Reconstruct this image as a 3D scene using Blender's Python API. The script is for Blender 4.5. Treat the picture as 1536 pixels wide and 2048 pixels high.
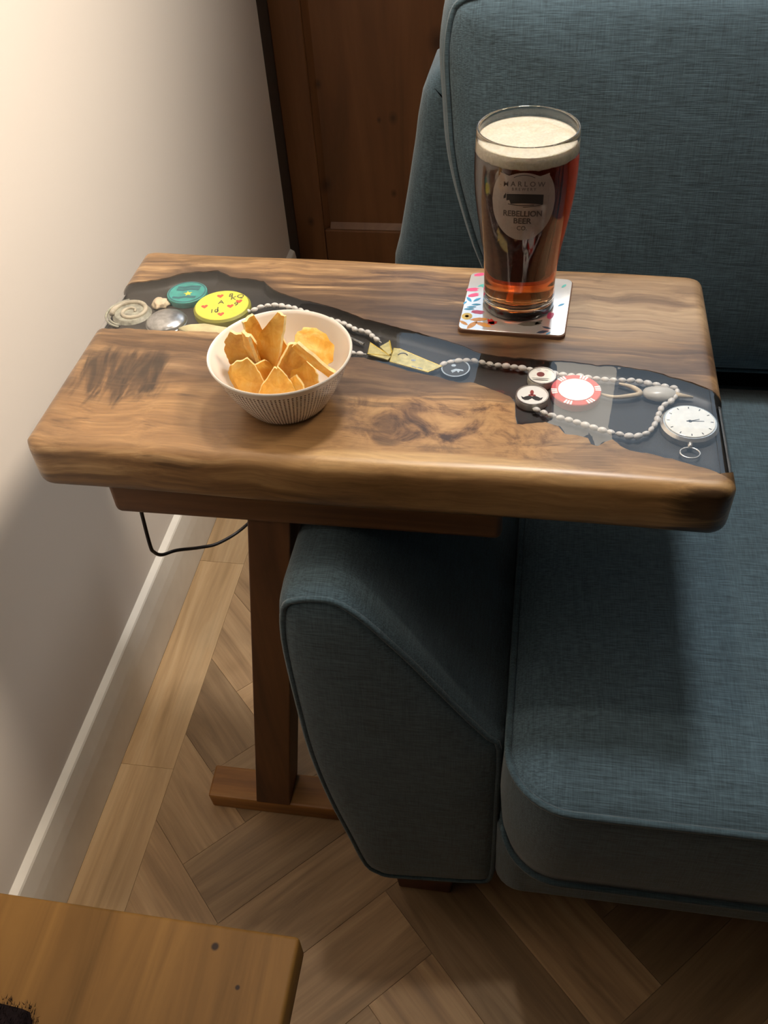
import bpy, bmesh, math, random
from mathutils import Vector, Matrix, noise
for o in list(bpy.data.objects):
    bpy.data.objects.remove(o, do_unlink=True)
S = bpy.context.scene
COL = S.collection
rnd = random.Random(7)

# ------------------------------------------------------------------ camera
cam = bpy.data.cameras.new('camera')
cam.sensor_fit = 'VERTICAL'
cam.sensor_height = 24.0
cam.lens = 1827.18 / 2048 * 24.0
cam.clip_start = 0.02
co = bpy.data.objects.new('camera', cam)
COL.objects.link(co)
p_, r_, y_ = 0.7855671, 0.07532134, -0.20382248
fw = Vector((math.sin(y_) * math.cos(p_), math.cos(y_) * math.cos(p_), -math.sin(p_)))
rt = Vector((math.cos(y_), -math.sin(y_), 0))
dn = fw.cross(rt)
rt2 = rt * math.cos(r_) + dn * math.sin(r_)
dn2 = dn * math.cos(r_) - rt * math.sin(r_)
M3 = Matrix((rt2, -dn2, -fw)).transposed()
co.matrix_world = Matrix.Translation((0, 0, 1.15)) @ M3.to_4x4()
S.camera = co

# ------------------------------------------------------------------ world, lights, exposure
W = bpy.data.worlds.new('world')
S.world = W
W.use_nodes = True
W.node_tree.nodes['Background'].inputs[0].default_value = (0.66, 0.82, 1.0, 1)
W.node_tree.nodes['Background'].inputs[1].default_value = 1.7

def spot(name, loc, watts, col, size=120, blend=0.7, rad=0.035, target=None):
    l = bpy.data.lights.new(name, 'SPOT')
    l.energy = watts; l.color = col; l.spot_size = math.radians(size); l.spot_blend = blend
    l.shadow_soft_size = rad
    o = bpy.data.objects.new(name, l)
    COL.objects.link(o)
    o.location = loc
    if target:
        o.rotation_euler = (Vector(target) - Vector(loc)).to_track_quat('-Z', 'Y').to_euler()
    return o
WARM = (1.0, 0.84, 0.66)
NEUT = (1.0, 0.90, 0.78)
spot('downlight_wall', (-0.22, 0.85, 2.36), 19, WARM)
spot('downlight_front', (-0.28, -0.45, 2.36), 0.8, NEUT)
spot('downlight_sofa', (0.10, 1.20, 2.36), 98, (1.0, 0.94, 0.88), 54, 1.0, 0.12, (0.10, 0.95, 0.80))
spot('low_wall_fill', (-0.10, -0.30, 2.36), 60, WARM, 19, 1.0, 0.10, (-0.545, 0.60, 0.22))  # added fill spot, brightens the lower left wall and floor strip
spot('edge_glint_light', (1.35, 0.55, 2.36), 6, NEUT, 120, 0.7, 0.12)  # extra lamp added for a glint along the resin's right end
spot('wall_washer', (0.75, 0.80, 2.36), 440, WARM, 64, 1.0, 0.25, (-0.545, 0.74, 1.52))
pl = bpy.data.lights.new('window_portal', 'AREA'); pl.shape = 'RECTANGLE'; pl.size = 1.8; pl.size_y = 1.05; pl.cycles.is_portal = True
po = bpy.data.objects.new('window_portal', pl); COL.objects.link(po); po.location = (0.50, 2.30, 1.725); po.rotation_euler = (-math.pi / 2, 0, 0)
S.view_settings.view_transform = 'Standard'
S.view_settings.look = 'None'
S.view_settings.exposure = 0.0
S.view_settings.gamma = 1.0
S.view_settings.use_curve_mapping = False
S.cycles.use_denoising = True
S.cycles.max_bounces = 14
S.cycles.transmission_bounces = 12
S.cycles.transparent_max_bounces = 16
S.cycles.sample_clamp_indirect = 6.0

# ------------------------------------------------------------------ material helpers
def lin(h):
    out = []
    for i in (0, 2, 4):
        c = int(h[i:i + 2], 16) / 255
        out.append(c / 12.92 if c <= 0.04045 else ((c + 0.055) / 1.055) ** 2.4)
    return (*out, 1)

class NT:
    def __init__(s, name):
        s.m = bpy.data.materials.new(name)
        s.m.use_nodes = True
        s.t = s.m.node_tree
        s.n = s.t.nodes
        s.b = s.n['Principled BSDF']
        s.out = s.n['Material Output']
    def add(s, typ, **kw):
        n = s.n.new(typ)
        for k, v in kw.items():
            if k.startswith('i_'):
                n.inputs[k[2:].replace('_', ' ')].default_value = v
            else:
                setattr(n, k, v)
        return n
    def link(s, a, b):
        s.t.links.new(a, b)
    def coords(s, scale=(1, 1, 1), rot=(0, 0, 0), loc=(0, 0, 0), kind='Object'):
        tc = s.add('ShaderNodeTexCoord')
        mp = s.add('ShaderNodeMapping')
        mp.inputs['Scale'].default_value = scale
        mp.inputs['Rotation'].default_value = rot
        mp.inputs['Location'].default_value = loc
        s.link(tc.outputs[kind], mp.inputs['Vector'])
        return mp.outputs[0]
    def noise(s, vec, scale=1, detail=4, rough=0.55, dist=0.0):
        n = s.add('ShaderNodeTexNoise')
        n.inputs['Scale'].default_value = scale
        n.inputs['Detail'].default_value = detail
        n.inputs['Roughness'].default_value = rough
        n.inputs['Distortion'].default_value = dist
        s.link(vec, n.inputs['Vector'])
        return n.outputs[0]
    def ramp(s, fac, stops, interp='LINEAR'):
        r = s.add('ShaderNodeValToRGB')
        r.color_ramp.interpolation = interp
        e = r.color_ramp.elements
        while len(e) < len(stops):
            e.new(0.5)
        for k, (p, c) in enumerate(stops):
            e[k].position = p
            e[k].color = c if len(c) == 4 else (*c, 1)
        s.link(fac, r.inputs[0])
        return r.outputs[0]
    def mix(s, fac, a, b, mode='MIX'):
        m = s.add('ShaderNodeMix', data_type='RGBA', blend_type=mode)
        for v, sock in ((fac, m.inputs[0]), (a, m.inputs[6]), (b, m.inputs[7])):
            if hasattr(v, 'links') or hasattr(v, 'is_linked'):
                s.link(v, sock)
            else:
                sock.default_value = v
        return m.outputs[2]
    def math(s, op, a, b=0.0, c=None, clamp=False):
        m = s.add('ShaderNodeMath', operation=op, use_clamp=clamp)
        for k, v in enumerate((a, b, c)):
            if v is None:
                continue
            if hasattr(v, 'is_linked'):
                s.link(v, m.inputs[k])
            else:
                m.inputs[k].default_value = v
        return m.outputs[0]
    def bump(s, h, strength=0.2, dist=0.001):
        b = s.add('ShaderNodeBump')
        b.inputs['Strength'].default_value = strength
        b.inputs['Distance'].default_value = dist
        s.link(h, b.inputs['Height'])
        s.link(b.outputs[0], s.b.inputs['Normal'])
    def color(s, c):
        if hasattr(c, 'is_linked'):
            s.link(c, s.b.inputs['Base Color'])
        else:
            s.b.inputs['Base Color'].default_value = c
    def set(s, **kw):
        for k, v in kw.items():
            s.b.inputs[k.replace('_', ' ')].default_value = v
        return s

def flat(name, hexcol, rough=0.5, metal=0.0, speck=0.06, scale=60, bump=0.0):
    t = NT(name)
    c = lin(hexcol)
    n = t.noise(t.coords(), scale, 3)
    d = tuple(max(0, v * (1 - speck * 2)) for v in c[:3])
    e = tuple(min(1, v * (1 + speck * 2)) for v in c[:3])
    t.color(t.ramp(n, [(0.3, d), (0.7, e)]))
    t.set(Roughness=rough, Metallic=metal)
    if bump:
        t.bump(n, bump, 0.002)
    return t.m

def wood(name, dark, mid, light, along=(2.5, 28, 28), rough=0.4, dist=0.8, fine=0.5, seed=0.0, per_obj=0.0, coat=0.0):
    t = NT(name)
    v = t.coords(scale=along, loc=(seed, seed * 1.7, seed * 0.6))
    if per_obj:
        oi = t.add('ShaderNodeObjectInfo')
        off = t.add('ShaderNodeVectorMath', operation='ADD')
        sc = t.add('ShaderNodeVectorMath', operation='SCALE')
        cmb = t.add('ShaderNodeCombineXYZ')
        for k in range(3):
            t.link(oi.outputs['Random'], cmb.inputs[k])
        t.link(cmb.outputs[0], sc.inputs[0]); sc.inputs['Scale'].default_value = 37.0
        t.link(v, off.inputs[0]); t.link(sc.outputs[0], off.inputs[1])
        v = off.outputs[0]
    n1 = t.noise(v, 1.0, 6, 0.6, dist)
    c = t.ramp(n1, [(0.28, lin(dark)), (0.5, lin(mid)), (0.72, lin(light))])
    sv = t.add('ShaderNodeVectorMath', operation='MULTIPLY')
    sv.inputs[1].default_value = (1.5, 6, 6) if along[0] < along[1] else ((6, 1.5, 6) if along[1] < along[2] or along[1] < along[0] else (6, 6, 1.5))
    t.link(v, sv.inputs[0])
    n2 = t.noise(sv.outputs[0], 1.0, 3, 0.6)
    c = t.mix(fine * 0.5, c, t.ramp(n2, [(0.35, (0.35, 0.35, 0.35)), (0.6, (1, 1, 1))]), 'MULTIPLY')
    if per_obj:
        hv = t.add('ShaderNodeHueSaturation')
        t.link(c, hv.inputs['Color'])
        t.link(t.math('MULTIPLY_ADD', oi.outputs['Random'], per_obj, 1.0 - per_obj * 0.5), hv.inputs['Value'])
        c = hv.outputs[0]
    t.color(c)
    t.set(Roughness=rough)
    if coat:
        t.b.inputs['Coat Weight'].default_value = coat
        t.b.inputs['Coat Roughness'].default_value = 0.25
    t.bump(n2, 0.12, 0.0006)
    return t.m

def clear(name, tint, ior=1.5, rough=0.02, bumpy=0.0):
    """clear sheet: lets light straight through and mirrors by its viewing angle (Fresnel)"""
    t = NT(name)
    t.n.remove(t.b)
    tr = t.add('ShaderNodeBsdfTransparent'); tr.inputs[0].default_value = tint
    gl = t.add('ShaderNodeBsdfGlossy'); gl.inputs['Roughness'].default_value = rough
    fr = t.add('ShaderNodeFresnel'); fr.inputs['IOR'].default_value = ior
    geo = t.add('ShaderNodeNewGeometry')
    f = t.math('MULTIPLY', fr.outputs[0], t.math('SUBTRACT', 1.0, geo.outputs['Backfacing']))
    mx = t.add('ShaderNodeMixShader')
    t.link(f, mx.inputs[0]); t.link(tr.outputs[0], mx.inputs[1]); t.link(gl.outputs[0], mx.inputs[2])
    if bumpy:
        bp = t.add('ShaderNodeBump'); bp.inputs['Strength'].default_value = bumpy; bp.inputs['Distance'].default_value = 0.002
        t.link(t.noise(t.coords(scale=(18, 60, 18)), 1.0, 2), bp.inputs['Height'])
        t.link(bp.outputs[0], gl.inputs['Normal']); t.link(bp.outputs[0], fr.inputs['Normal'])
    t.link(mx.outputs[0], t.out.inputs[0])
    return t.m

# ------------------------------------------------------------------ mesh helpers
def mesh(name, V, F, mat, parent=None, smooth=False, sharp=None):
    me = bpy.data.meshes.new(name)
    me.from_pydata([tuple(v) for v in V], [], F)
    me.validate(); me.update()
    bm = bmesh.new(); bm.from_mesh(me)
    bmesh.ops.recalc_face_normals(bm, faces=bm.faces)
    bm.to_mesh(me); bm.free()
    if isinstance(mat, (list, tuple)):
        for m in mat:
            me.materials.append(m)
    elif mat:
        me.materials.append(mat)
    if smooth:
        for p in me.polygons:
            p.use_smooth = True
        if sharp:
            me.set_sharp_from_angle(angle=math.radians(sharp))
    o = bpy.data.objects.new(name, me)
    COL.objects.link(o)
    if parent:
        adopt(o, parent)
    return o

def adopt(o, parent):
    o.parent = parent
    o.matrix_parent_inverse = world_of(parent).inverted()

def world_of(o):
    m = Matrix.LocRotScale(o.location, o.rotation_euler, o.scale)
    if o.parent:
        m = world_of(o.parent) @ o.matrix_parent_inverse @ m
    return m

def thing(name, label, cat, loc=(0, 0, 0), group=None):
    o = bpy.data.objects.new(name, None)
    o.empty_display_size = 0.05
    COL.objects.link(o)
    o.location = loc
    tag(o, label, cat, group)
    return o

def tag(o, label=None, cat=None, group=None, kind=None):
    if label: o['label'] = label
    if cat: o['category'] = cat
    if group: o['group'] = group
    if kind: o['kind'] = kind
    return o

def loft(rings, cap0=True, cap1=True, closed=True):
    """rings: lists of equal length of points -> verts, faces"""
    V = []; F = []
    n = len(rings[0])
    for r in rings:
        V += [tuple(p) for p in r]
    for i in range(len(rings) - 1):
        a, b = i * n, (i + 1) * n
        for k in range(n if closed else n - 1):
            k2 = (k + 1) % n
            F.append((a + k, a + k2, b + k2, b + k))
    for flag, base, rr in ((cap0, 0, rings[0]), (cap1, (len(rings) - 1) * n, rings[-1])):
        if flag:
            c = tuple(sum(p[j] for p in rr) / n for j in range(3))
            V.append(c); ci = len(V) - 1
            for k in range(n):
                F.append((base + k, base + (k + 1) % n, ci))
    return V, F

def rrect(x0, x1, y0, y1, r, n=6):
    P = []
    for cx, cy, a0 in ((x1 - r, y1 - r, 0), (x0 + r, y1 - r, 90), (x0 + r, y0 + r, 180), (x1 - r, y0 + r, 270)):
        for k in range(n + 1):
            a = math.radians(a0 + 90 * k / n)
            P.append((cx + r * math.cos(a), cy + r * math.sin(a)))
    return P

def slabV(x0, x1, y0, y1, z0, z1, rp=0.01, rb=0.004, n=6):
    """rounded-rectangle slab with rounded top and bottom edges"""
    rings = []
    st = 4
    for k in range(st + 1):
        a = math.pi / 2 * k / st
        i = rb * (1 - math.sin(a)); z = z0 + rb * (1 - math.cos(a))
        rings.append([(x, y, z) for x, y in rrect(x0 + i, x1 - i, y0 + i, y1 - i, max(rp - i, 0.0005), n)])
    for k in range(st + 1):
        a = math.pi / 2 * k / st
        i = rb * (1 - math.cos(a)); z = z1 - rb * (1 - math.sin(a))
        rings.append([(x, y, z) for x, y in rrect(x0 + i, x1 - i, y0 + i, y1 - i, max(rp - i, 0.0005), n)])
    return loft(rings)

def box8(P, bev=0.002, seg=2):
    """hexahedron from 8 points (bottom 4, top 4), bevelled"""
    bm = bmesh.new()
    v = [bm.verts.new(p) for p in P]
    for f in ((0, 3, 2, 1), (4, 5, 6, 7), (0, 1, 5, 4), (1, 2, 6, 5), (2, 3, 7, 6), (3, 0, 4, 7)):
        bm.faces.new([v[i] for i in f])
    if bev:
        bmesh.ops.bevel(bm, geom=list(bm.edges), offset=bev, segments=seg, profile=0.5, affect='EDGES')
    bm.verts.index_update()
    V = [tuple(x.co) for x in bm.verts]; F = [tuple(x.index for x in f.verts) for f in bm.faces]
    bm.free()
    return V, F

def box(x0, x1, y0, y1, z0, z1, bev=0.002, seg=2):
    return box8([(x0, y0, z0), (x1, y0, z0), (x1, y1, z0), (x0, y1, z0), (x0, y0, z1), (x1, y0, z1), (x1, y1, z1), (x0, y1, z1)], bev, seg)

def join(*parts):
    V = []; F = []
    for v, f in parts:
        b = len(V); V += list(v); F += [tuple(i + b for i in q) for q in f]
    return V, F

def crsp(P, n=6, closed=False):
    P = [Vector(p) for p in P]
    out = []
    m = len(P)
    for i in range(m if closed else m - 1):
        g = (lambda k: P[k % m]) if closed else (lambda k: P[min(max(k, 0), m - 1)])
        a, b, c, d = g(i - 1), g(i), g(i + 1), g(i + 2)
        for k in range(n):
            t = k / n
            out.append(0.5 * ((2 * b) + (c - a) * t + (2 * a - 5 * b + 4 * c - d) * t * t + (3 * b - a - 3 * c + d) * t ** 3))
    if not closed:
        out.append(P[-1])
    return out

def tube(path, r, n=8, closed=False):
    path = [Vector(p) for p in path]
    m = len(path)
    rings = []
    up = Vector((0.13, 0.21, 0.97))
    for i in range(m):
        t = (path[(i + 1) % m] - path[i - 1]) if closed else (path[min(i + 1, m - 1)] - path[max(i - 1, 0)])
        t.normalize()
        u = up - t * up.dot(t)
        if u.length < 1e-4:
            u = t.orthogonal()
        u.normalize(); w = t.cross(u)
        up = u
        rr = r(i / (m - 1)) if callable(r) else r
        rings.append([path[i] + (u * math.cos(a) + w * math.sin(a)) * rr for a in (2 * math.pi * k / n for k in range(n))])
    if closed:
        V, F = loft(rings, False, False)
        b = (m - 1) * n
        F += [(b + k, b + (k + 1) % n, (k + 1) % n, k) for k in range(n)]
        return V, F
    return loft(rings)

def lathe(prof, c, n=64, cap0=False, cap1=False):
    rings = [[(c[0] + r * math.cos(2 * math.pi * k / n), c[1] + r * math.sin(2 * math.pi * k / n), c[2] + z) for k in range(n)] for r, z in prof]
    return loft(rings, cap0, cap1)

def offset(P, d):
    """offset closed 2D polygon outward by d (P counter-clockwise or not: sign by area)"""
    n = len(P)
    A = sum(P[i][0] * P[(i + 1) % n][1] - P[(i + 1) % n][0] * P[i][1] for i in range(n))
    sg = 1 if A > 0 else -1
    out = []
    for i in range(n):
        a, b = Vector(P[i - 1]), Vector(P[(i + 1) % n])
        t = (b - a)
        if t.length < 1e-9:
            out.append(tuple(P[i])); continue
        t.normalize()
        out.append((P[i][0] + sg * t.y * d, P[i][1] - sg * t.x * d))
    return out

def prism(P, z0, z1, bev=0.0):
    n = len(P)
    if bev:
        rings = [[(x, y, z0) for x, y in P], [(x, y, z1 - bev) for x, y in P], [(x, y, z1) for x, y in offset(P, -bev)]]
    else:
        rings = [[(x, y, z0) for x, y in P], [(x, y, z1) for x, y in P]]
    V = []; F = []
    for r in rings:
        V += r
    for i in range(len(rings) - 1):
        for k in range(n):
            F.append((i * n + k, i * n + (k + 1) % n, (i + 1) * n + (k + 1) % n, (i + 1) * n + k))
    F.append(tuple(range(n))[::-1])
    b = (len(rings) - 1) * n
    F.append(tuple(range(b, b + n)))
    return V, F

# ------------------------------------------------------------------ materials
M = {}
t = NT('wall paint'); n = t.noise(t.coords(), 220, 2)
t.color(t.ramp(t.noise(t.coords(), 1.3, 2), [(0.3, lin('E4DDD6')), (0.7, lin('E9E2DB'))])); t.set(Roughness=0.85); t.bump(n, 0.08, 0.0008); M['wall'] = t.m
t = NT('skirting paint'); t.color(t.ramp(t.noise(t.coords(), 30, 2), [(0.3, lin('E2DDD4')), (0.7, lin('E8E4DB'))])); t.set(Roughness=0.35); M['skirting'] = t.m
M['farwall'] = flat('dark bounce cutting wall', '57534F', 0.9)  # unseen walls coloured dark to cut the light they bounce back
M['ceiling'] = flat('ceiling paint', 'EDE9E3', 0.9)
M['darktrim'] = flat('dark grey trim paint', '453E38', 0.6)
M['plank'] = wood('floor oak', '8A6E50', 'AE8E68', 'C4A47C', along=(3, 34, 34), rough=0.45, dist=1.0, fine=0.35, per_obj=0.72)
M['border'] = wood('border oak', 'A5875F', 'BF9F76', 'CDB088', along=(34, 3, 34), rough=0.45, dist=0.8, fine=0.3, per_obj=0.14)
M['subfloor'] = flat('dark floor joint', '3A2C20', 0.8)
M['oak'] = wood('coffee table oak', '8A6436', 'A87C46', 'B88C54', along=(26, 2.5, 26), rough=0.42, dist=0.7, fine=0.3)
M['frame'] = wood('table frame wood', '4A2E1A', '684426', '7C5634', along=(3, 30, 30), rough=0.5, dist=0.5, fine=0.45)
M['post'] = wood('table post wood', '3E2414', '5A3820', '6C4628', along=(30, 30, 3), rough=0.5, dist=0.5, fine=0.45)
M['foot'] = wood('table foot wood', '6C441F', '94642F', 'A87840', along=(3, 32, 32), rough=0.5, dist=0.4, fine=0.4)
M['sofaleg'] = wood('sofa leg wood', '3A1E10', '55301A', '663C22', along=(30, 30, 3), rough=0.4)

# pine door: grain up, knots
def pine(name, knots, along=(16, 16, 1.6)):
    t = NT(name)
    v = t.coords(scale=along)
    n1 = t.noise(v, 1.0, 5, 0.55, 0.7)
    c = t.ramp(n1, [(0.25, lin('553720')), (0.5, lin('70492B')), (0.75, lin('805736'))])
    tc = t.add('ShaderNodeTexCoord')
    for kx, kz, kr in knots:
        d = t.add('ShaderNodeVectorMath', operation='SUBTRACT'); d.inputs[1].default_value = (kx, 0, kz)
        t.link(tc.outputs['Object'], d.inputs[0])
        s = t.add('ShaderNodeVectorMath', operation='MULTIPLY'); s.inputs[1].default_value = (1, 0, 0.7)
        t.link(d.outputs[0], s.inputs[0])
        l = t.add('ShaderNodeVectorMath', operation='LENGTH'); t.link(s.outputs[0], l.inputs[0])
        f = t.math('SUBTRACT', 1.0, t.math('DIVIDE', l.outputs['Value'], kr), clamp=True)
        f = t.math('MULTIPLY', f, 1.2, clamp=True)
        c = t.mix(f, c, lin('452A18'))
    t.color(c); t.set(Roughness=0.45)
    t.bump(n1, 0.05, 0.001)
    return t.m
M['pine'] = pine('pine door wood', [(-0.463, 0.450, 0.009), (-0.310, 0.382, 0.012), (-0.340, 0.378, 0.006), (-0.316, 0.217, 0.008), (-0.507, 0.155, 0.010), (-0.466, 0.235, 0.016), (-0.215, 0.53, 0.024)])

# sofa fabric
def fabric(name, base):
    t = NT(name)
    tc = t.add('ShaderNodeTexCoord')
    def st(scale, det=3):
        mp = t.add('ShaderNodeMapping'); mp.inputs['Scale'].default_value = scale
        t.link(tc.outputs['Object'], mp.inputs['Vector'])
        return t.noise(mp.outputs[0], 1.0, det, 0.6)
    h = st((45, 900, 900), 3); h2 = st((900, 50, 50), 2)
    blot = st((14, 14, 18), 3)
    b = lin(base)
    lo = tuple(v * 0.55 for v in b[:3]); hi = tuple(min(1, v * 1.42) for v in b[:3])
    s1 = t.math('ADD', t.math('MULTIPLY', h, 0.68), t.math('MULTIPLY', h2, 0.32))
    c = t.ramp(s1, [(0.36, lo), (0.64, hi)])
    c = t.mix(0.5, c, t.ramp(blot, [(0.3, (0.8, 0.8, 0.8)), (0.7, (1.1, 1.12, 1.15))]), 'MULTIPLY')
    t.color(c)
    t.set(Roughness=0.92)
    t.b.inputs['Sheen Weight'].default_value = 0.25
    t.b.inputs['Sheen Roughness'].default_value = 0.5
    t.b.inputs['Specular IOR Level'].default_value = 0.25
    t.bump(s1, 0.5, 0.0012)
    return t.m
M['fabric'] = fabric('teal woven sofa fabric', '465963')
M['piping'] = fabric('teal piping fabric', '3E515A')

# ------------------------------------------------------------------ SETTING
WX = -0.545
def struct(name, VF, mat, label=None):
    o = mesh(name, VF[0], VF[1], mat)
    tag(o, label, None, None, 'structure')
    return o
floor = struct('floor', box(-0.60, 2.6, -1.8, 2.2, -0.05, -0.004, 0), M['subfloor'], 'oak herringbone plank floor with a straight border along the white wall')
wl = struct('wall_left', box(WX - 0.1, WX, -1.8, 1.815, -0.004, 2.42, 0), M['wall'], 'white painted wall beside the wooden side table')
struct('trim_1', box(WX - 0.1, WX + 0.001, 1.8151, 2.20, -0.004, 2.42, 0.002), M['darktrim'], 'narrow dark grey strip between the white wall and the pine door')
def frame_wall():
    return join(box(WX - 0.1, -0.43, 2.2005, 2.30, -0.004, 2.42, 0), box(1.43, 2.6, 2.2005, 2.30, -0.004, 2.42, 0), box(-0.43, 1.43, 2.2005, 2.30, -0.004, 1.17, 0), box(-0.43, 1.43, 2.2005, 2.30, 2.28, 2.42, 0))
struct('wall_back', frame_wall(), M['wall'])
struct('wall_right', box(2.6, 2.7, -1.8, 2.3, -0.004, 2.42, 0), M['farwall'])
struct('wall_front', box(WX - 0.1, 2.7, -1.9, -1.801, -0.004, 2.42, 0), M['farwall'])
struct('ceiling', box(WX - 0.1, 2.7, -1.9, 2.31, 2.42, 2.5, 0), M['ceiling'])
# skirting with a stepped, bevelled top
prof = [(WX, 0.0), (-0.530, 0.0), (-0.530, 0.070), (-0.5312, 0.088), (-0.5350, 0.1150), (-0.5365, 0.1175), (WX, 0.1225)]
rings = [[(x, y, z) for x, z in prof] for y in (-1.8, 1.814)]
struct('baseboard_left', loft(rings), M['skirting'], 'white skirting board at the foot of the white wall')

# floor planks: straight border, then 4:1 herringbone at 45 degrees
ys = [-0.58, -0.19, 0.203, 0.591, 0.979, 1.367, 1.755, 1.93]
for a, b in zip(ys[:-1], ys[1:]):
    V, F = box(-0.5298, -0.4521, a + 0.00015, b - 0.00015, -0.0035, 0.0, 0.0003, 1)
    mesh('plank', V, F, M['border'], floor)
U = 0.1335; S0, D0 = 0.0630, -0.4565
def clip(P, inside, cut):
    out = []
    for i in range(len(P)):
        a, b = P[i], P[(i + 1) % len(P)]
        ia, ib = inside(a), inside(b)
        if ia: out.append(a)
        if ia != ib: out.append(cut(a, b))
    return out
def plank(k0, k1, j0, j1, alongA):
    s0, s1 = S0 + k0 * U + 0.0002, S0 + k1 * U - 0.0002
    d0, d1 = D0 + j0 * U + 0.0002, D0 + j1 * U - 0.0002
    P = [((s + d) / 2, (s - d) / 2) for s, d in ((s0, d0), (s1, d0), (s1, d1), (s0, d1))]
    for lim, ax, sg in ((-0.4518, 0, 1), (0.95, 0, -1), (-0.25, 1, 1), (1.90, 1, -1)):
        ins = lambda p: sg * (p[ax] - lim) >= 0
        def cut(a, b):
            t_ = (lim - a[ax]) / (b[ax] - a[ax])
            return (a[0] + (b[0] - a[0]) * t_, a[1] + (b[1] - a[1]) * t_)
        P = clip(P, ins, cut)
        if len(P) < 3: return
    cx = sum(p[0] for p in P) / len(P); cy = sum(p[1] for p in P) / len(P)
    ang = math.radians(-45 if alongA else 45)
    ca, sa = math.cos(-ang), math.sin(-ang)
    Q = [((x - cx) * ca - (y - cy) * sa, (x - cx) * sa + (y - cy) * ca) for x, y in P]
    V, F = prism(Q, -0.0035, 0.0, 0.0003)
    o = mesh('plank', V, F, M['plank'])
    o.location = (cx, cy, 0); o.rotation_euler = (0, 0, ang)
    o.parent = floor
done = set()
for k in range(-8, 22):
    for j in range(-24, 12):
        m8 = (j + k - 1) % 8
        if m8 < 4:
            js = j - m8
            key = ('A', k, js)
            if key not in done:
                done.add(key); plank(k, k + 1, js, js + 4, True)
        else:
            ks = k - (m8 - 4)
            key = ('B', ks, j)
            if key not in done:
                done.add(key); plank(ks, ks + 4, j, j + 1, False)

# window behind the sofa (outside the frame; it lights the sofa back and mirrors in the resin)
win = struct('window_1', box(-0.4, 1.4, 2.27, 2.2705, 1.2, 2.25, 0), None, 'window in the back wall above the pine cupboard')
M['pane'] = clear('window glass', (0.97, 0.98, 0.98, 1), 1.45, 0.0)
win.data.materials.append(M['pane'])
for x0, x1, z0, z1 in ((-0.4295, 1.4295, 1.1705, 1.215), (-0.4295, 1.4295, 2.235, 2.2795), (-0.4295, -0.385, 1.2155, 2.2345), (1.385, 1.4295, 1.2155, 2.2345), (0.86, 0.90, 1.2155, 2.2345)):
    V, F = box(x0, x1, 2.235, 2.29, z0, z1, 0.003); mesh('window_frame', V, F, M['skirting'], win)

# knotty pine cupboard behind the sofa (stiles, rails, sunk panel with moulding)
door = thing('pine_cupboard', 'knotty brown pine cupboard with a sunk panel behind the sofa', 'cupboard', (-0.1, 2.03, 0))
def dpart(name, VF): return mesh(name, VF[0], VF[1], M['pine'], door)
dpart('carcass', box(-0.540, 0.40, 1.9065, 2.185, 0.008, 1.15, 0.002))
dpart('stile', box(-0.5438, -0.478, 1.880, 1.906, 0.006, 1.15, 0.003))
dpart('stile', box(0.33, 0.40, 1.880, 1.906, 0.006, 1.15, 0.003))
dpart('rail', box(-0.4775, 0.3295, 1.8805, 1.906, 0.006, 0.134, 0.003))
dpart('rail', box(-0.4775, 0.3295, 1.8805, 1.906, 1.06, 1.15, 0.003))
dpart('moulding', box8([(-0.478, 1.8845, 0.134), (-0.4655, 1.899, 0.134), (-0.4655, 1.906, 0.134), (-0.478, 1.906, 0.134), (-0.478, 1.8845, 1.06), (-0.4655, 1.899, 1.06), (-0.4655, 1.906, 1.06), (-0.478, 1.906, 1.06)], 0.001, 1))
dpart('moulding', box8([(-0.4655, 1.8845, 0.1345), (0.33, 1.8845, 0.1345), (0.33, 1.906, 0.1345), (-0.4655, 1.906, 0.1345), (-0.4655, 1.899, 0.147), (0.33, 1.899, 0.147), (0.33, 1.906, 0.147), (-0.4655, 1.906, 0.147)], 0.001, 1))
dpart('panel', box(-0.470, 0.33, 1.898, 1.9064, 0.13, 1.08, 0.001, 1))

# ------------------------------------------------------------------ SOFA
sofa = thing('sofa', 'teal woven fabric sofa with piped cushions under the side table', 'sofa', (0.6, 0.7, 0))
FAB = M['fabric']
ARM = [(-0.1882, 0.5505), (-0.1768, 0.5573), (-0.1623, 0.5602), (-0.1465, 0.5591), (-0.1326, 0.5506), (-0.1163, 0.5343), (-0.1011, 0.5156), (-0.0821, 0.4916), (-0.0593, 0.4596), (-0.0322, 0.4217), (-0.0108, 0.3945), (-0.0010, 0.3800), (0.0000, 0.2965), (0.0010, 0.2077), (-0.0010, 0.1423), (-0.0186, 0.1300), (-0.0700, 0.1235), (-0.1135, 0.1184), (-0.1270, 0.1230), (-0.1404, 0.1373), (-0.1542, 0.1922), (-0.1715, 0.2643), (-0.1844, 0.3401), (-0.1903, 0.4128), (-0.1942, 0.4907), (-0.1930, 0.5297)]
arm2 = [tuple(p)[:2] for p in crsp([(x, z, 0) for x, z in ARM], 3, True)]
def armY(z, dy=0.0): return 0.432 + (z - 0.12) * 0.0886 + dy
def aring(off, dy): return [(x, armY(z, dy), z) for x, z in offset(arm2, off)]
def lowtop(R, cap):   # keep the top of the arm just under the table frame
    return [(x, y, min(z, cap)) for x, y, z in R]
back = []
for yy in (0.60, 0.75, 0.90, 1.05, 1.12):
    cap_ = 0.5685 if yy < 0.8 else 0.5685 - (yy - 0.75) * 0.21
    back.append(lowtop([(x, yy, z) for x, z in offset(arm2, 0.006)], cap_))
V, F = loft([aring(0.0, 0.0), aring(0.004, 0.004), aring(0.006, 0.012), aring(0.007, 0.03), lowtop(aring(0.0065, 0.07), 0.5685)] + back, cap0=False)
mesh('arm', V, F, FAB, sofa, True, 50)
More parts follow.
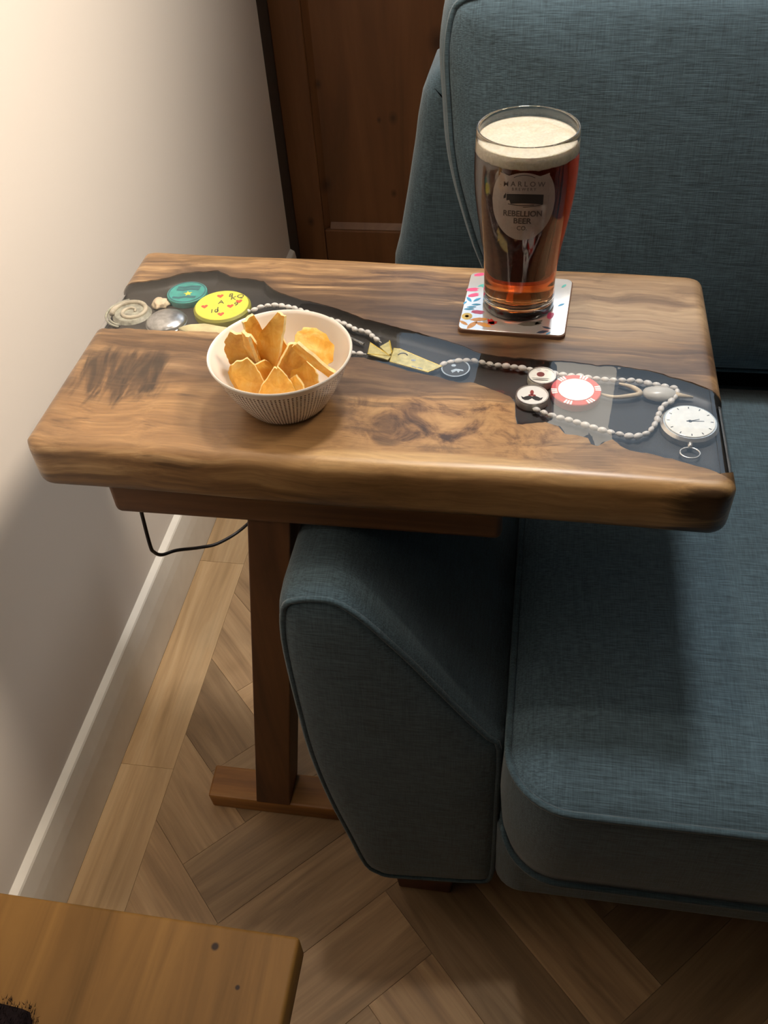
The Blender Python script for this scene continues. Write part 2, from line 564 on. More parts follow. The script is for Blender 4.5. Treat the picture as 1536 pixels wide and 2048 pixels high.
def ascale(sc, dy): return [(x, armY(z, dy), z) for x, z in [(-0.088 + (px - -0.088) * sc, 0.33 + (pz - 0.33) * sc) for px, pz in arm2]]
inn = [aring(0.0, 0.001), ascale(0.97, -0.003), ascale(0.9, -0.0055), ascale(0.75, -0.0075), ascale(0.5, -0.009), ascale(0.25, -0.0095)]
V, F = loft(inn, False, True)
mesh('arm_front_panel', V, F, FAB, sofa, True)
V, F = tube([(x, armY(z, -0.001), z) for x, z in arm2], 0.0030, 6, True)
mesh('arm_piping', V, F, M['piping'], sofa, True)
# back frame (outer shell with rounded corner)
fr = [(-0.178, 0.13), (-0.192, 0.30), (-0.1965, 0.46), (-0.1941, 0.4936), (-0.1857, 0.5245), (-0.1729, 0.5901), (-0.1608, 0.6573), (-0.1561, 0.6889), (-0.1497, 0.7192), (-0.1426, 0.7369), (-0.1291, 0.7456), (-0.06, 0.760), (0.1, 0.765), (0.9, 0.765), (1.5, 0.765), (1.5, 0.5), (1.5, 0.13), (0.6, 0.13)]
def fring(off, y): return [(x, y, z) for x, z in offset(fr, off)]
V, F = loft([fring(-0.03, 1.125), fring(-0.012, 1.13), fring(-0.003, 1.14), fring(0.0, 1.155), fring(-0.002, 1.24), fring(-0.01, 1.262), fring(-0.03, 1.27)])
mesh('back_frame', V, F, FAB, sofa, True, 60)
# seat base rail
V, F = slabV(0.002, 1.5, 0.415, 1.13, 0.150, 0.268, 0.03, 0.012)
mesh('base_rail', V, F, FAB, sofa, True, 50)
def block_leg(x0, x1, y0, y1, zt):
    return box8([(x0 + 0.008, y0 + 0.008, 0), (x1 - 0.008, y0 + 0.008, 0), (x1 - 0.008, y1 - 0.008, 0), (x0 + 0.008, y1 - 0.008, 0), (x0, y0, zt), (x1, y0, zt), (x1, y1, zt), (x0, y1, zt)], 0.003)
for x0, x1, y0, y1, zt in ((-0.122, -0.040, 0.459, 0.535, 0.126), (-0.14, -0.06, 1.15, 1.23, 0.135), (1.38, 1.46, 0.459, 0.535, 0.152), (1.38, 1.46, 1.15, 1.23, 0.135)):
    V, F = block_leg(x0, x1, y0, y1, zt)
    mesh('leg', V, F, M['sofaleg'], sofa)
# seat cushion
SX0, SX1, SY0, SY1 = 0.004, 0.78, 0.374, 0.985
def sring(i, z, r=0.062, dx=0.0):
    return [(x, y, z) for x, y in rrect(SX0 + i, SX1 - i, SY0 + i, SY1 - i, max(r - i, 0.012), 10)]
rings = [sring(0.05, 0.268), sring(0.018, 0.270), sring(0.007, 0.276), sring(0.002, 0.30), sring(-0.001, 0.345), sring(0.001, 0.395), sring(0.004, 0.414)]
V, F = loft(rings, True, False)
seat = mesh('seat_cushion', V, F, FAB, sofa, True)
rings = [sring(0.004, 0.414), sring(0.010, 0.4195), sring(0.022, 0.4245), sring(0.045, 0.4295), sring(0.085, 0.4345), sring(0.14, 0.4385), sring(0.21, 0.441), sring(0.28, 0.442)]
V, F = loft(rings, False, True)
mesh('cushion_top', V, F, FAB, seat, True)
V, F = tube(sring(0.003, 0.4155), 0.0036, 6, True)
mesh('piping', V, F, M['piping'], seat, True)
V, F = tube(sring(0.004, 0.2745), 0.0034, 6, True)
mesh('piping', V, F, M['piping'], seat, True)
mesh('seat_cushion', *loft([[(x + 0.781, y, z) for x, y, z in r] for r in [sring(0.05, 0.268), sring(0.007, 0.276), sring(0.0, 0.345), sring(0.004, 0.414), sring(0.022, 0.4245), sring(0.085, 0.4345), sring(0.28, 0.442)]]), FAB, sofa, True)
# back cushion (leaning)
BC = [(-0.015, 0.47), (-0.045, 0.525), (-0.0742, 0.584), (-0.0901, 0.626), (-0.1031, 0.667), (-0.1109, 0.7035), (-0.1150, 0.744), (-0.1185, 0.781), (-0.1186, 0.809), (-0.1136, 0.8365), (-0.104, 0.851), (-0.085, 0.859), (-0.05, 0.8625), (-0.01, 0.8635), (0.03, 0.864)] + [(0.03 + 0.05 * k, 0.864) for k in range(1, 12)] + [(0.64, 0.863), (0.69, 0.857), (0.72, 0.842), (0.733, 0.82)] + [(0.735, 0.78 - 0.05 * k) for k in range(6)] + [(0.728, 0.49), (0.705, 0.465), (0.66, 0.452)] + [(0.61 - 0.05 * k, 0.450) for k in range(12)] + [(0.02, 0.451)]
bc2 = [tuple(p)[:2] for p in crsp([(x, z, 0) for x, z in BC], 4, True)]
def bring(off, dy, sc=1.0):
    P = offset(bc2, off)
    if sc != 1.0:
        k = min(1.0, (1 - sc) * 1.5)
        P = [(0.31 + (x - 0.31) * sc, 0.655 + (z - 0.655) * sc) for x, z in P]
        Q = []
        for x, z in P:
            an = math.atan2((z - 0.655) / 0.21, (x - 0.31) / 0.42)
            Q.append((x + (0.31 + 0.42 * sc * math.cos(an) - x) * k, z + (0.655 + 0.21 * sc * math.sin(an) - z) * k))
        P = Q
    return [(x, 0.952 + 0.25 * (z - 0.43) + dy + (0.0035 * max(0, (z - 0.74) / 0.12) * noise.noise(Vector((x * 22 + z * 4, z * 3, 0.7))) if x > 0.0 else 0), z) for x, z in P]
V, F = loft([bring(-0.03, 0.135), bring(-0.008, 0.125), bring(0.0, 0.10), bring(0.002, 0.06), bring(0.0, 0.025), bring(-0.006, 0.008), bring(-0.011, 0.003)], True, False)
bcu = mesh('back_cushion', V, F, FAB, sofa, True)
V, F = loft([bring(-0.011, 0.003), bring(-0.015, -0.004), bring(-0.017, -0.009, 0.985), bring(-0.017, -0.014, 0.96), bring(-0.017, -0.020, 0.88), bring(-0.017, -0.026, 0.75), bring(-0.017, -0.031, 0.55), bring(-0.017, -0.034, 0.35), bring(-0.017, -0.036, 0.15)], False, True)
mesh('cushion_front', V, F, FAB, bcu, True)
V, F = tube(bring(-0.0105, 0.0), 0.0034, 6, True)
mesh('piping', V, F, M['piping'], bcu, True)
mesh('back_cushion', *loft([[(x + 0.86, y, z) for x, y, z in r] for r in [bring(-0.03, 0.135), bring(0.0, 0.10), bring(0.0, 0.025), bring(-0.011, 0.003), bring(-0.015, -0.004), bring(-0.017, -0.024, 0.88), bring(-0.017, -0.034, 0.5)]]), FAB, sofa, True)

# ------------------------------------------------------------------ SIDE TABLE
TZ = 0.670; TH = 0.052
table = thing('side_table', 'wooden side table with a dark clear resin river holding keepsakes', 'table', (-0.28, 0.566, 0))
UP = [(-0.4160, 0.7650), (-0.4106, 0.7671), (-0.3953, 0.7738), (-0.3689, 0.7831), (-0.3561, 0.7917), (-0.3197, 0.8007), (-0.3047, 0.7890), (-0.2888, 0.7866), (-0.2669, 0.7827), (-0.2537, 0.7667), (-0.2344, 0.7561), (-0.1992, 0.7453), (-0.1723, 0.7323), (-0.1537, 0.7230), (-0.1273, 0.7124), (-0.1033, 0.7043), (-0.0897, 0.6992), (-0.0768, 0.6942), (-0.0626, 0.6886), (-0.0443, 0.6764), (-0.0259, 0.6725), (0.0025, 0.6705), (0.0160, 0.6700), (0.0399, 0.6679), (0.0636, 0.6668), (0.0880, 0.6653), (0.1097, 0.6599), (0.1279, 0.6511), (0.1432, 0.6444), (0.1558, 0.6376), (0.1640, 0.6310)]
LO = [(-0.4160, 0.6897), (-0.3525, 0.6893), (-0.3167, 0.6906), (-0.2900, 0.6901), (-0.2249, 0.6746), (-0.1852, 0.6643), (-0.1557, 0.6615), (-0.1435, 0.6621), (-0.1208, 0.6529), (-0.1028, 0.6451), (-0.0855, 0.6406), (-0.0706, 0.6360), (-0.0584, 0.6320), (-0.0466, 0.6320), (-0.0347, 0.6283), (-0.0226, 0.6217), (-0.0120, 0.6151), (-0.0075, 0.6074), (-0.0062, 0.5890), (-0.0045, 0.5800), (0.0000, 0.5794), (0.0079, 0.5825), (0.0182, 0.5853), (0.0288, 0.5793), (0.0340, 0.5716), (0.0403, 0.5710), (0.0520, 0.5671), (0.0543, 0.5606), (0.0593, 0.5581), (0.0644, 0.5633), (0.0710, 0.5669), (0.0770, 0.5597), (0.0841, 0.5555), (0.0965, 0.5543), (0.1086, 0.5519), (0.1228, 0.5465), (0.1379, 0.5397), (0.1526, 0.5338), (0.1640, 0.5310)]
def interp(P, x):
    for (a, b), (c, d) in zip(P[:-1], P[1:]):
        if a <= x <= c:
            return b + (d - b) * (x - a) / max(c - a, 1e-9)
    return P[0][1] if x < P[0][0] else P[-1][1]
TX0, TX1 = -0.4135, 0.1630
yB = lambda x: 0.8420 + (0.8235 - 0.8420) * (x - TX0) / (TX1 - TX0) + 0.0012 * math.sin(x * 23)
yF = lambda x: 0.5195 + (0.5150 - 0.5195) * (x - TX0) / (TX1 - TX0) + 0.0010 * math.sin(x * 17 + 1)
RE = 0.013; RC = 0.018
def cornered(x, y, end):           # plan corner rounding: pull the outer edge inwards near the ends
    d = min(x - TX0, TX1 - x)
    if d >= RC: return 0.0
    return RC - math.sqrt(max(RC * RC - (RC - d) ** 2, 0))
dl = [0, 0.0008, 0.002, 0.004, 0.0065, 0.0095, 0.013]
xs = set()
for d in dl + [0.016, 0.02]:
    xs.add(round(TX0 + d, 5)); xs.add(round(TX1 - d, 5))
k = TX0 + 0.025
while k < TX1 - 0.024:
    xs.add(round(k, 5)); k += 0.0045
for P in (UP, LO):
    for p in P:
        if TX0 + 0.02 < p[0] < TX1 - 0.02: xs.add(round(p[0], 5))
XS = sorted(xs)
def jit(x, s): return 0.0012 * noise.noise(Vector((x * 160, s, 0.3))) + 0.0018 * noise.noise(Vector((x * 60, s, 2.3)))
yU = lambda x: interp(UP, x) + jit(x, 1.0)
yL = lambda x: interp(LO, x) + jit(x, 5.0)
def zdrop(d):
    if d >= RE: return 0.0
    return RE - math.sqrt(max(RE * RE - (RE - d) ** 2, 0))
def slab_piece(name, ya, yb, outerA, outerB, mat, ztop=TZ, zbot=TZ - TH, nv=10, top_only=False, menis=0.0):
    """strip of the slab between two edge curves; outer edges rounded over"""
    cols = []
    for x in XS:
        a, b = ya(x), yb(x)
        cin = cornered(x, 0, 0)
        if outerA: a += cin
        if outerB: b -= cin
        ysamp = []
        for q in range(nv + 1):
            ysamp.append(a + (b - a) * q / nv)
        if outerA: ysamp = [a + d for d in dl] + [a + 0.02 + (b - a - 0.02) * q / nv for q in range(nv + 1)]
        if outerB: ysamp = [a + (b - 0.02 - a) * q / nv for q in range(nv + 1)] + [b - d for d in dl[::-1]]
        if menis: ysamp = [a, a + 0.0012, a + 0.003] + [a + 0.006 + (b - a - 0.012) * q / nv for q in range(nv + 1)] + [b - 0.003, b - 0.0012, b]
        ends = min(x - TX0, TX1 - x)
        col = []
        for y in ysamp:
            d = ends
            if outerA: d = min(d, y - a)
            if outerB: d = min(d, b - y)
            zd = zdrop(max(d, 0))
            if menis:
                e = min(y - a, b - y)
                zd += menis * max(0, 1 - e / 0.006) ** 2
            wob = 0.0
            col.append((x, y, ztop - zd, zbot + (zdrop(max(d, 0)) if not top_only else 0), min(y - a if not outerA else 9, b - y if not outerB else 9)))
        cols.append(col)
    n = len(cols[0]); m = len(cols)
    V = []; F = []; A = []
    for col in cols:
        for x, y, zt, zb, e in col:
            V.append((x, y, zt)); A.append(e)
    if not top_only:
        for col in cols:
            for x, y, zt, zb, e in col:
                V.append((x, y, min(zb, zt))); A.append(e)
    N = n * m
    for i in range(m - 1):
        for j in range(n - 1):
            F.append((i * n + j, (i + 1) * n + j, (i + 1) * n + j + 1, i * n + j + 1))
            if not top_only:
                F.append((N + i * n + j, N + i * n + j + 1, N + (i + 1) * n + j + 1, N + (i + 1) * n + j))
    if not top_only:
        for i in range(m - 1):
            for j in (0, n - 1):
                F.append((i * n + j, (i + 1) * n + j, N + (i + 1) * n + j, N + i * n + j))
        for j in range(n - 1):
            for i in (0, m - 1):
                F.append((i * n + j, i * n + j + 1, N + i * n + j + 1, N + i * n + j))
    me = bpy.data.meshes.new(name)
    me.from_pydata(V, [], F); me.update()
    at = me.attributes.new('rim', 'FLOAT', 'POINT')
    at.data.foreach_set('value', A)
    bm = bmesh.new(); bm.from_mesh(me)
    bmesh.ops.recalc_face_normals(bm, faces=bm.faces)
    bm.to_mesh(me); bm.free()
    me.materials.append(mat)
    for p in me.polygons: p.use_smooth = True
    me.set_sharp_from_angle(angle=math.radians(45))
    o = bpy.data.objects.new(name, me); COL.objects.link(o)
    adopt(o, table)
    return o

def burl():
    t = NT('figured slab wood')
    tc = t.add('ShaderNodeTexCoord')
    # gentle warp so that the grain drifts
    wn = t.add('ShaderNodeTexNoise'); wn.inputs['Scale'].default_value = 9; wn.inputs['Detail'].default_value = 2
    t.link(tc.outputs['Object'], wn.inputs['Vector'])
    ws = t.add('ShaderNodeVectorMath', operation='MULTIPLY_ADD'); ws.inputs[1].default_value = (0.02, 0.030, 0.03); ws.inputs[2].default_value = (-0.01, -0.015, -0.015)
    t.link(wn.outputs['Color'], ws.inputs[0])
    wp = t.add('ShaderNodeVectorMath', operation='ADD'); t.link(tc.outputs['Object'], wp.inputs[0]); t.link(ws.outputs[0], wp.inputs[1])
    def mp(scale, loc=(0, 0, 0)):
        m_ = t.add('ShaderNodeMapping'); m_.inputs['Scale'].default_value = scale; m_.inputs['Location'].default_value = loc
        t.link(wp.outputs[0], m_.inputs['Vector']); return m_.outputs[0]
    big = t.noise(mp((5, 13, 13)), 1.0, 3, 0.6, 0.8)
    grain = t.noise(mp((4, 62, 62)), 1.0, 6, 0.65, 0.6)
    streak = t.noise(mp((5, 95, 95), (2, 5, 1)), 1.0, 4, 0.6, 0.5)
    blot = t.noise(mp((19, 27, 27), (3, 1, 0)), 1.0, 6, 0.68, 1.2)
    curl = t.noise(mp((75, 14, 40), (1, 2, 0)), 1.0, 3, 0.55, 0.6)
    fine = t.noise(mp((16, 360, 360)), 1.0, 3, 0.6, 0.2)
    def smooth(fac, lo, hi, mx_=1.0): return t.ramp(fac, [(lo, (0, 0, 0)), (hi, (mx_, mx_, mx_))])
    sep = t.add('ShaderNodeSeparateXYZ'); t.link(tc.outputs['Object'], sep.inputs[0])
    X, Y, Z = sep.outputs
    def patch(cx, cy, rx, ry, wob=3.0, src=None):
        a = t.math('DIVIDE', t.math('SUBTRACT', X, cx), rx); b = t.math('DIVIDE', t.math('SUBTRACT', Y, cy), ry)
        r2 = t.math('ADD', t.math('MULTIPLY', a, a), t.math('MULTIPLY', b, b))
        r2 = t.math('ADD', r2, t.math('MULTIPLY', t.math('SUBTRACT', src or grain, 0.5), wob))
        return t.math('MULTIPLY', t.math('SUBTRACT', 1.0, r2, clamp=True), 1.6, clamp=True)
    c = t.ramp(grain, [(0.34, lin('523C2A')), (0.45, lin('7C5F44')), (0.55, lin('A27F58')), (0.67, lin('C6A478'))])
    # broad heartwood clouds
    c = t.mix(smooth(big, 0.44, 0.62, 0.8), c, t.ramp(grain, [(0.35, lin('4A3526')), (0.65, lin('7A5C43'))]))
    # burl: tan clouds with dark specks on the front right, curly figure on the front left
    burlc = t.ramp(blot, [(0.34, lin('4A3222')), (0.43, lin('84603E')), (0.52, lin('B48A5A')), (0.68, lin('CDA26C'))])
    c = t.mix(patch(-0.07, 0.570, 0.13, 0.052, 1.6, big), c, burlc)
    curlc = t.ramp(curl, [(0.38, lin('35261A')), (0.5, lin('573F2A')), (0.64, lin('8C6844'))])
    c = t.mix(t.math('MULTIPLY', patch(-0.27, 0.565, 0.17, 0.060, 1.2), 0.8), c, t.ramp(grain, [(0.3, lin('86623E')), (0.5, lin('9E774C')), (0.7, lin('B48C5C'))]))
    c = t.mix(t.math('MULTIPLY', patch(-0.360, 0.618, 0.052, 0.046, 1.8, curl), 0.95), c, curlc)
    c = t.mix(t.math('MULTIPLY', patch(-0.33, 0.672, 0.11, 0.016, 1.5), 0.85), c, t.ramp(grain, [(0.35, lin('4A3422')), (0.65, lin('7A5A3C'))]))
    brown = t.ramp(grain, [(0.3, lin('4E3A28')), (0.5, lin('69503A')), (0.7, lin('8A6C4C'))])
    c = t.mix(t.math('MULTIPLY', patch(-0.15, 0.755, 0.14, 0.036, 2.6), 0.9), c, brown)
    c = t.mix(t.math('MULTIPLY', patch(-0.10, 0.628, 0.09, 0.022, 2.0), 0.85), c, brown)
    c = t.mix(t.math('MULTIPLY', patch(-0.325, 0.822, 0.045, 0.013, 1.5), 0.85), c, lin('5A432E'))
    c = t.mix(t.math('MULTIPLY', patch(0.12, 0.672, 0.07, 0.012, 2.0), 0.7), c, lin('6A513C'))
    c = t.mix(t.math('MULTIPLY', patch(0.10, 0.765, 0.13, 0.070, 2.2), 0.75), c, t.ramp(grain, [(0.30, lin('8A6E54')), (0.45, lin('B89874')), (0.7, lin('DABD96'))]))
    c = t.mix(t.math('MULTIPLY', patch(0.11, 0.545, 0.05, 0.02, 1.6), 0.6), c, t.ramp(grain, [(0.3, lin('8A6848')), (0.7, lin('BC9468'))]))
    # thin dark growth lines
    c = t.mix(t.ramp(streak, [(0.60, (0, 0, 0)), (0.70, (0.75, 0.75, 0.75))]), c, lin('5F4731'))
    # sapwood along both long edges
    edge = t.math('SUBTRACT', 1.0, t.math('DIVIDE', t.math('SUBTRACT', Y, 0.520), 0.034), clamp=True)
    edge = t.math('MULTIPLY', edge, t.math('ADD', t.math('MULTIPLY', X, 8.0), 2.1, clamp=True))
    edge2 = t.math('SUBTRACT', 1.0, t.math('DIVIDE', t.math('SUBTRACT', 0.843, Y), 0.036), clamp=True)
    sap = t.math('MULTIPLY', t.math('MAXIMUM', edge, edge2), t.math('ADD', t.math('MULTIPLY', big, 2.4), -0.45, clamp=True), clamp=True)
    c = t.mix(t.math('MULTIPLY', sap, 1.25, clamp=True), c, t.ramp(grain, [(0.3, lin('9C7646')), (0.5, lin('BE9460')), (0.7, lin('D6B07A'))]))
    c = t.mix(t.math('MULTIPLY', patch(-0.06, 0.530, 0.12, 0.010, 1.6, blot), 0.8), c, lin('DDB67E'))
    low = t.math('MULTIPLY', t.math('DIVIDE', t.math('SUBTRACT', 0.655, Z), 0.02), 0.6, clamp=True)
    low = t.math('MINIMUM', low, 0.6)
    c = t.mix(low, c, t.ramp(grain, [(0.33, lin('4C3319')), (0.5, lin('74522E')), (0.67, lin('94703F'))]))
    # dark knot in the front right corner
    c = t.mix(t.math('MULTIPLY', patch(0.150, 0.512, 0.045, 0.012, 2.4, grain), 0.9), c, lin('2E1D12'))
    # darker rim next to the resin
    at = t.add('ShaderNodeAttribute'); at.attribute_name = 'rim'
    rim = t.math('SUBTRACT', 1.0, t.math('DIVIDE', at.outputs['Fac'], 0.018), clamp=True)
    rim = t.math('MULTIPLY', rim, t.math('ADD', t.math('MULTIPLY', big, 3.0), -1.0, clamp=True), clamp=True)
    c = t.mix(t.math('MULTIPLY', rim, 0.7), c, lin('523E2C'))
    c = t.mix(0.5, c, t.ramp(fine, [(0.35, (0.68, 0.66, 0.64)), (0.6, (1.06, 1.06, 1.06))]), 'MULTIPLY')
    hs = t.add('ShaderNodeHueSaturation'); hs.inputs['Saturation'].default_value = 1.0; hs.inputs['Value'].default_value = 0.84; t.link(c, hs.inputs['Color'])
    t.color(hs.outputs[0])
    t.set(Roughness=0.38)
    t.b.inputs['Coat Weight'].default_value = 0.28
    t.b.inputs['Coat Roughness'].default_value = 0.30
    t.bump(fine, 0.06, 0.0005)
    return t.m
M['burl'] = burl()

M['resin'] = clear('clear cast resin', (0.96, 0.965, 0.97, 1), 1.56, 0.012, 0.015)
t = NT('smoke black resin base')
t.color(t.ramp(t.noise(t.coords(), 9, 3, 0.5, 0.6), [(0.35, lin('17130F')), (0.7, lin('2A241E'))])); t.set(Roughness=0.5); M['backing'] = t.m

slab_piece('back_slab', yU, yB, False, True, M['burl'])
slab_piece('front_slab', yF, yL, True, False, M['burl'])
slab_piece('resin_backing', yL, yU, False, False, M['backing'], TZ - 0.0098, TZ - TH + 0.002, 8, False, -0.0086)
resin = slab_piece('clear_resin', yL, yU, False, False, M['resin'], TZ - 0.0004, TZ - TH + 0.004, 8, True, -0.00025)
resin['label'] = 'clear resin river over a dark base'
# clear rounded resin lip on the right and left end
def lip(x0, x1):
    ya, yb = yL(x0 if x0 < -0.3 else x1), yU(x0 if x0 < -0.3 else x1)
    s = 1 if x0 > 0 else -1
    V = []; F = []
    n = 26
    prof = [(0, 0), (0.0025, -0.0006), (0.0045, -0.0025), (0.0055, -0.006), (0.0055, -0.040), (0.0035, -0.047), (0, -0.050)]
    for i in range(n + 1):
        y = ya + 0.002 + (yb - ya - 0.004) * i / n
        w = 1.0 + 0.25 * noise.noise(Vector((y * 90, 3.1, s)))
        for dx, dz in prof:
            V.append((x0 + s * (dx * w * 0.6 + 0.0012), y, TZ - 0.0105 + dz * 0.80))
    k = len(prof)
    for i in range(n):
        for j in range(k - 1):
            F.append((i * k + j, (i + 1) * k + j, (i + 1) * k + j + 1, i * k + j + 1))
    F.append(tuple(range(k))); F.append(tuple(range(n * k, n * k + k)))
    return V, F
t = NT('resin end gloss'); t.color(lin('77787A')); t.set(Roughness=0.10); t.b.inputs['Coat Weight'].default_value = 1.0
t.bump(t.noise(t.coords(scale=(40, 90, 30)), 1.0, 2), 0.35, 0.003); M['resinend'] = t.m
V, F = lip(TX1 - 0.0045, TX1); mesh('resin_end', V, F, M['resinend'], table, True)
V, F = lip(TX0 + 0.0045, TX0); mesh('resin_end', V, F, M['resinend'], table, True)
# frame: board under the slab, post, foot
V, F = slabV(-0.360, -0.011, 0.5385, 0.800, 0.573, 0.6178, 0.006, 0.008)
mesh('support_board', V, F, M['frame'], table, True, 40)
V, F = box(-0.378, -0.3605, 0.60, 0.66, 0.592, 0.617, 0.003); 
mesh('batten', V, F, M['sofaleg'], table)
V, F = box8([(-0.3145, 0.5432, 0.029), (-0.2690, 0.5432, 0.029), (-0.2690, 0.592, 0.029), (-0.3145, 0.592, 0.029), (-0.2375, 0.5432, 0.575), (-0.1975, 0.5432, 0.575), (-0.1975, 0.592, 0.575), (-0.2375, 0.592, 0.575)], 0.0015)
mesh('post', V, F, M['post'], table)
V, F = box8([(-0.380, 0.5440, 0.0), (0.06, 0.5440, 0.0), (0.06, 0.590, 0.0), (-0.384, 0.590, 0.0), (-0.382, 0.5440, 0.030), (0.06, 0.5440, 0.030), (0.06, 0.590, 0.030), (-0.384, 0.590, 0.030)], 0.003)
mesh('foot', V, F, M['foot'], table)

# ---- keepsakes cast in the resin (parts of the table)
KEEP = ('teal_token', 'yellow_badge', 'swirl_shell', 'white_pebble', 'steel_dome', 'cream_shell', 'ridged_screw', 'brass_tag', 'dark_coin', 'cream_coin', 'moustache_disc', 'poker_chip', 'wishbone', 'egg_shell', 'pocket_watch', 'bead_necklace')
KZ = TZ - 0.0125
def dz(top): return TZ - top
def disc_obj(name, cx, cy, r, z0, z1, mat, parent=table, bev=0.0006, n=40, label=None):
    prof = [(r * 0.985, z0), (r, z0 + 0.0004), (r, z1 - bev), (r - bev, z1)]
    V, F = lathe(prof, (cx, cy, 0), n, True, True)
    o = mesh(name, V, F, mat, parent, True, 40)
    if label: o['label'] = label
    return o
def ring_obj(name, cx, cy, r0, r1, z0, z1, mat, parent, n=40):
    prof = [(r0, z0), (r0, z1), (r1, z1), (r1, z0), (r0, z0)]
    V, F = lathe(prof, (cx, cy, 0), n)
    return mesh(name, V, F, mat, parent)
def patch_obj(name, polys, z, mat, parent, h=0.00015):
    parts = [prism(P, z, z + h) for P in polys]
    V, F = join(*parts)
    return mesh(name, V, F, mat, parent)
def xf(P, cx, cy, s, rot=0.0):
    c, q = math.cos(rot), math.sin(rot)
    return [(cx + (x * c - y * q) * s, cy + (x * q + y * c) * s) for x, y in P]
def ell(cx, cy, a, b, rot=0, n=14):
    return xf([(a * math.cos(2 * math.pi * k / n), b * math.sin(2 * math.pi * k / n)) for k in range(n)], cx, cy, 1, rot)
HEART = [(0, -1), (0.55, -0.4), (0.95, 0.15), (0.9, 0.6), (0.55, 0.8), (0.2, 0.7), (0, 0.4), (-0.2, 0.7), (-0.55, 0.8), (-0.9, 0.6), (-0.95, 0.15), (-0.55, -0.4)]
def text_mesh(txt, size, bold=0.0):
    cu = bpy.data.curves.new('lettering', 'FONT')
    cu.body = txt; cu.size = size; cu.align_x = 'CENTER'; cu.align_y = 'CENTER'
    cu.offset = bold
    cu.resolution_u = 3
    ob = bpy.data.objects.new('lettering', cu)
    COL.objects.link(ob)
    dg = bpy.context.evaluated_depsgraph_get()
    me = bpy.data.meshes.new_from_object(ob.evaluated_get(dg))
    V = [v.co.copy() for v in me.vertices]; F = [tuple(p.vertices) for p in me.polygons]
    bpy.data.objects.remove(ob, do_unlink=True); bpy.data.curves.remove(cu); bpy.data.meshes.remove(me)
    return V, F
def flat_text(name, txt, size, cx, cy, z, rot, mat, parent, bold=0.0):
    V, F = text_mesh(txt, size, bold)
    c, q = math.cos(rot), math.sin(rot)
    return mesh(name, [(cx + v.x * c - v.y * q, cy + v.x * q + v.y * c, z) for v in V], F, mat, parent)

M['teal'] = flat('teal plastic', '2F8F88', 0.5, 0, 0.10, 120)
M['tealdark'] = flat('dark teal print', '1E5F66', 0.5)
M['yellow'] = flat('yellow badge enamel', 'D8D248', 0.4, 0, 0.04)
M['olive'] = flat('olive badge rim', '8C8A2A', 0.5)
M['redprint'] = flat('red print', 'CC5038', 0.5)
M['ink'] = flat('dark ink', '3B3A2C', 0.6)
M['white'] = flat('white plastic', 'EDEBE6', 0.35, 0, 0.02)
M['chipred'] = flat('red chip edge', 'C8372F', 0.4)
M['bead'] = flat('white bead', 'DAD6D0', 0.3, 0, 0.05)
M['bone'] = flat('cream bone', 'C9B79A', 0.5, 0, 0.12, 90)
M['shell'] = flat('grey green swirl shell', '8B8A7C', 0.45, 0, 0.25, 140)
M['shell2'] = flat('pale shell ridge', 'A9A08C', 0.45, 0, 0.15, 140)
M['pearl'] = flat('pearl grey shell', 'BDBAB2', 0.3, 0, 0.05)
M['steel'] = flat('brushed steel', 'B4B4B4', 0.28, 0.9, 0.1, 200)
M['silver'] = flat('worn silver', 'C8C4BC', 0.25, 0.85, 0.08, 90)
M['brass'] = flat('pale brass plate', 'D8C88A', 0.35, 0.55, 0.10, 160)
M['brassedge'] = flat('bright brass edge', 'E8CF62', 0.25, 0.8)
M['black'] = flat('black print', '16120F', 0.5)
M['dial'] = flat('aged watch dial', 'F6F2E6', 0.35, 0.25, 0.03, 220)
M['chipface'] = flat('foil chip centre', 'F6F3EF', 0.28, 0.45, 0.02)
M['coindark'] = flat('dark coin field', '3C3A38', 0.4, 0.2)
M['cream'] = flat('cream shell', 'C9BC8E', 0.5, 0, 0.1)

# teal token
b = disc_obj('teal_token', -0.3424, 0.7628, 0.0202, KZ - 0.0005, 0.6640, M['teal'], label='teal round token with dark lettering')
ring_obj('token_rim', -0.3424, 0.7628, 0.0178, 0.0190, 0.6640, 0.6643, M['tealdark'], b)
flat_text('token_lettering', 'LOVE', 0.0105, -0.3415, 0.7695, 0.66425, 0.1, M['tealdark'], b) if False else None
patch_obj('token_print', [xf([(-1, -0.15), (-0.4, -0.25), (0.1, -0.1), (0.9, -0.2), (1, 0.1), (0.2, 0.2), (-0.5, 0.05), (-1, 0.15)], -0.3424, 0.7628 + dy, 0.012, 0.12) for dy in (0.0095, 0.005, -0.0095)], 0.6640, M['tealdark'], b)
patch_obj('token_star', [xf([(math.cos(a * 0.628) * (1 if a % 2 else 0.45), math.sin(a * 0.628) * (1 if a % 2 else 0.45)) for a in range(10)], -0.3405, 0.7600, 0.0046)], 0.6640, M['yellow'], b)
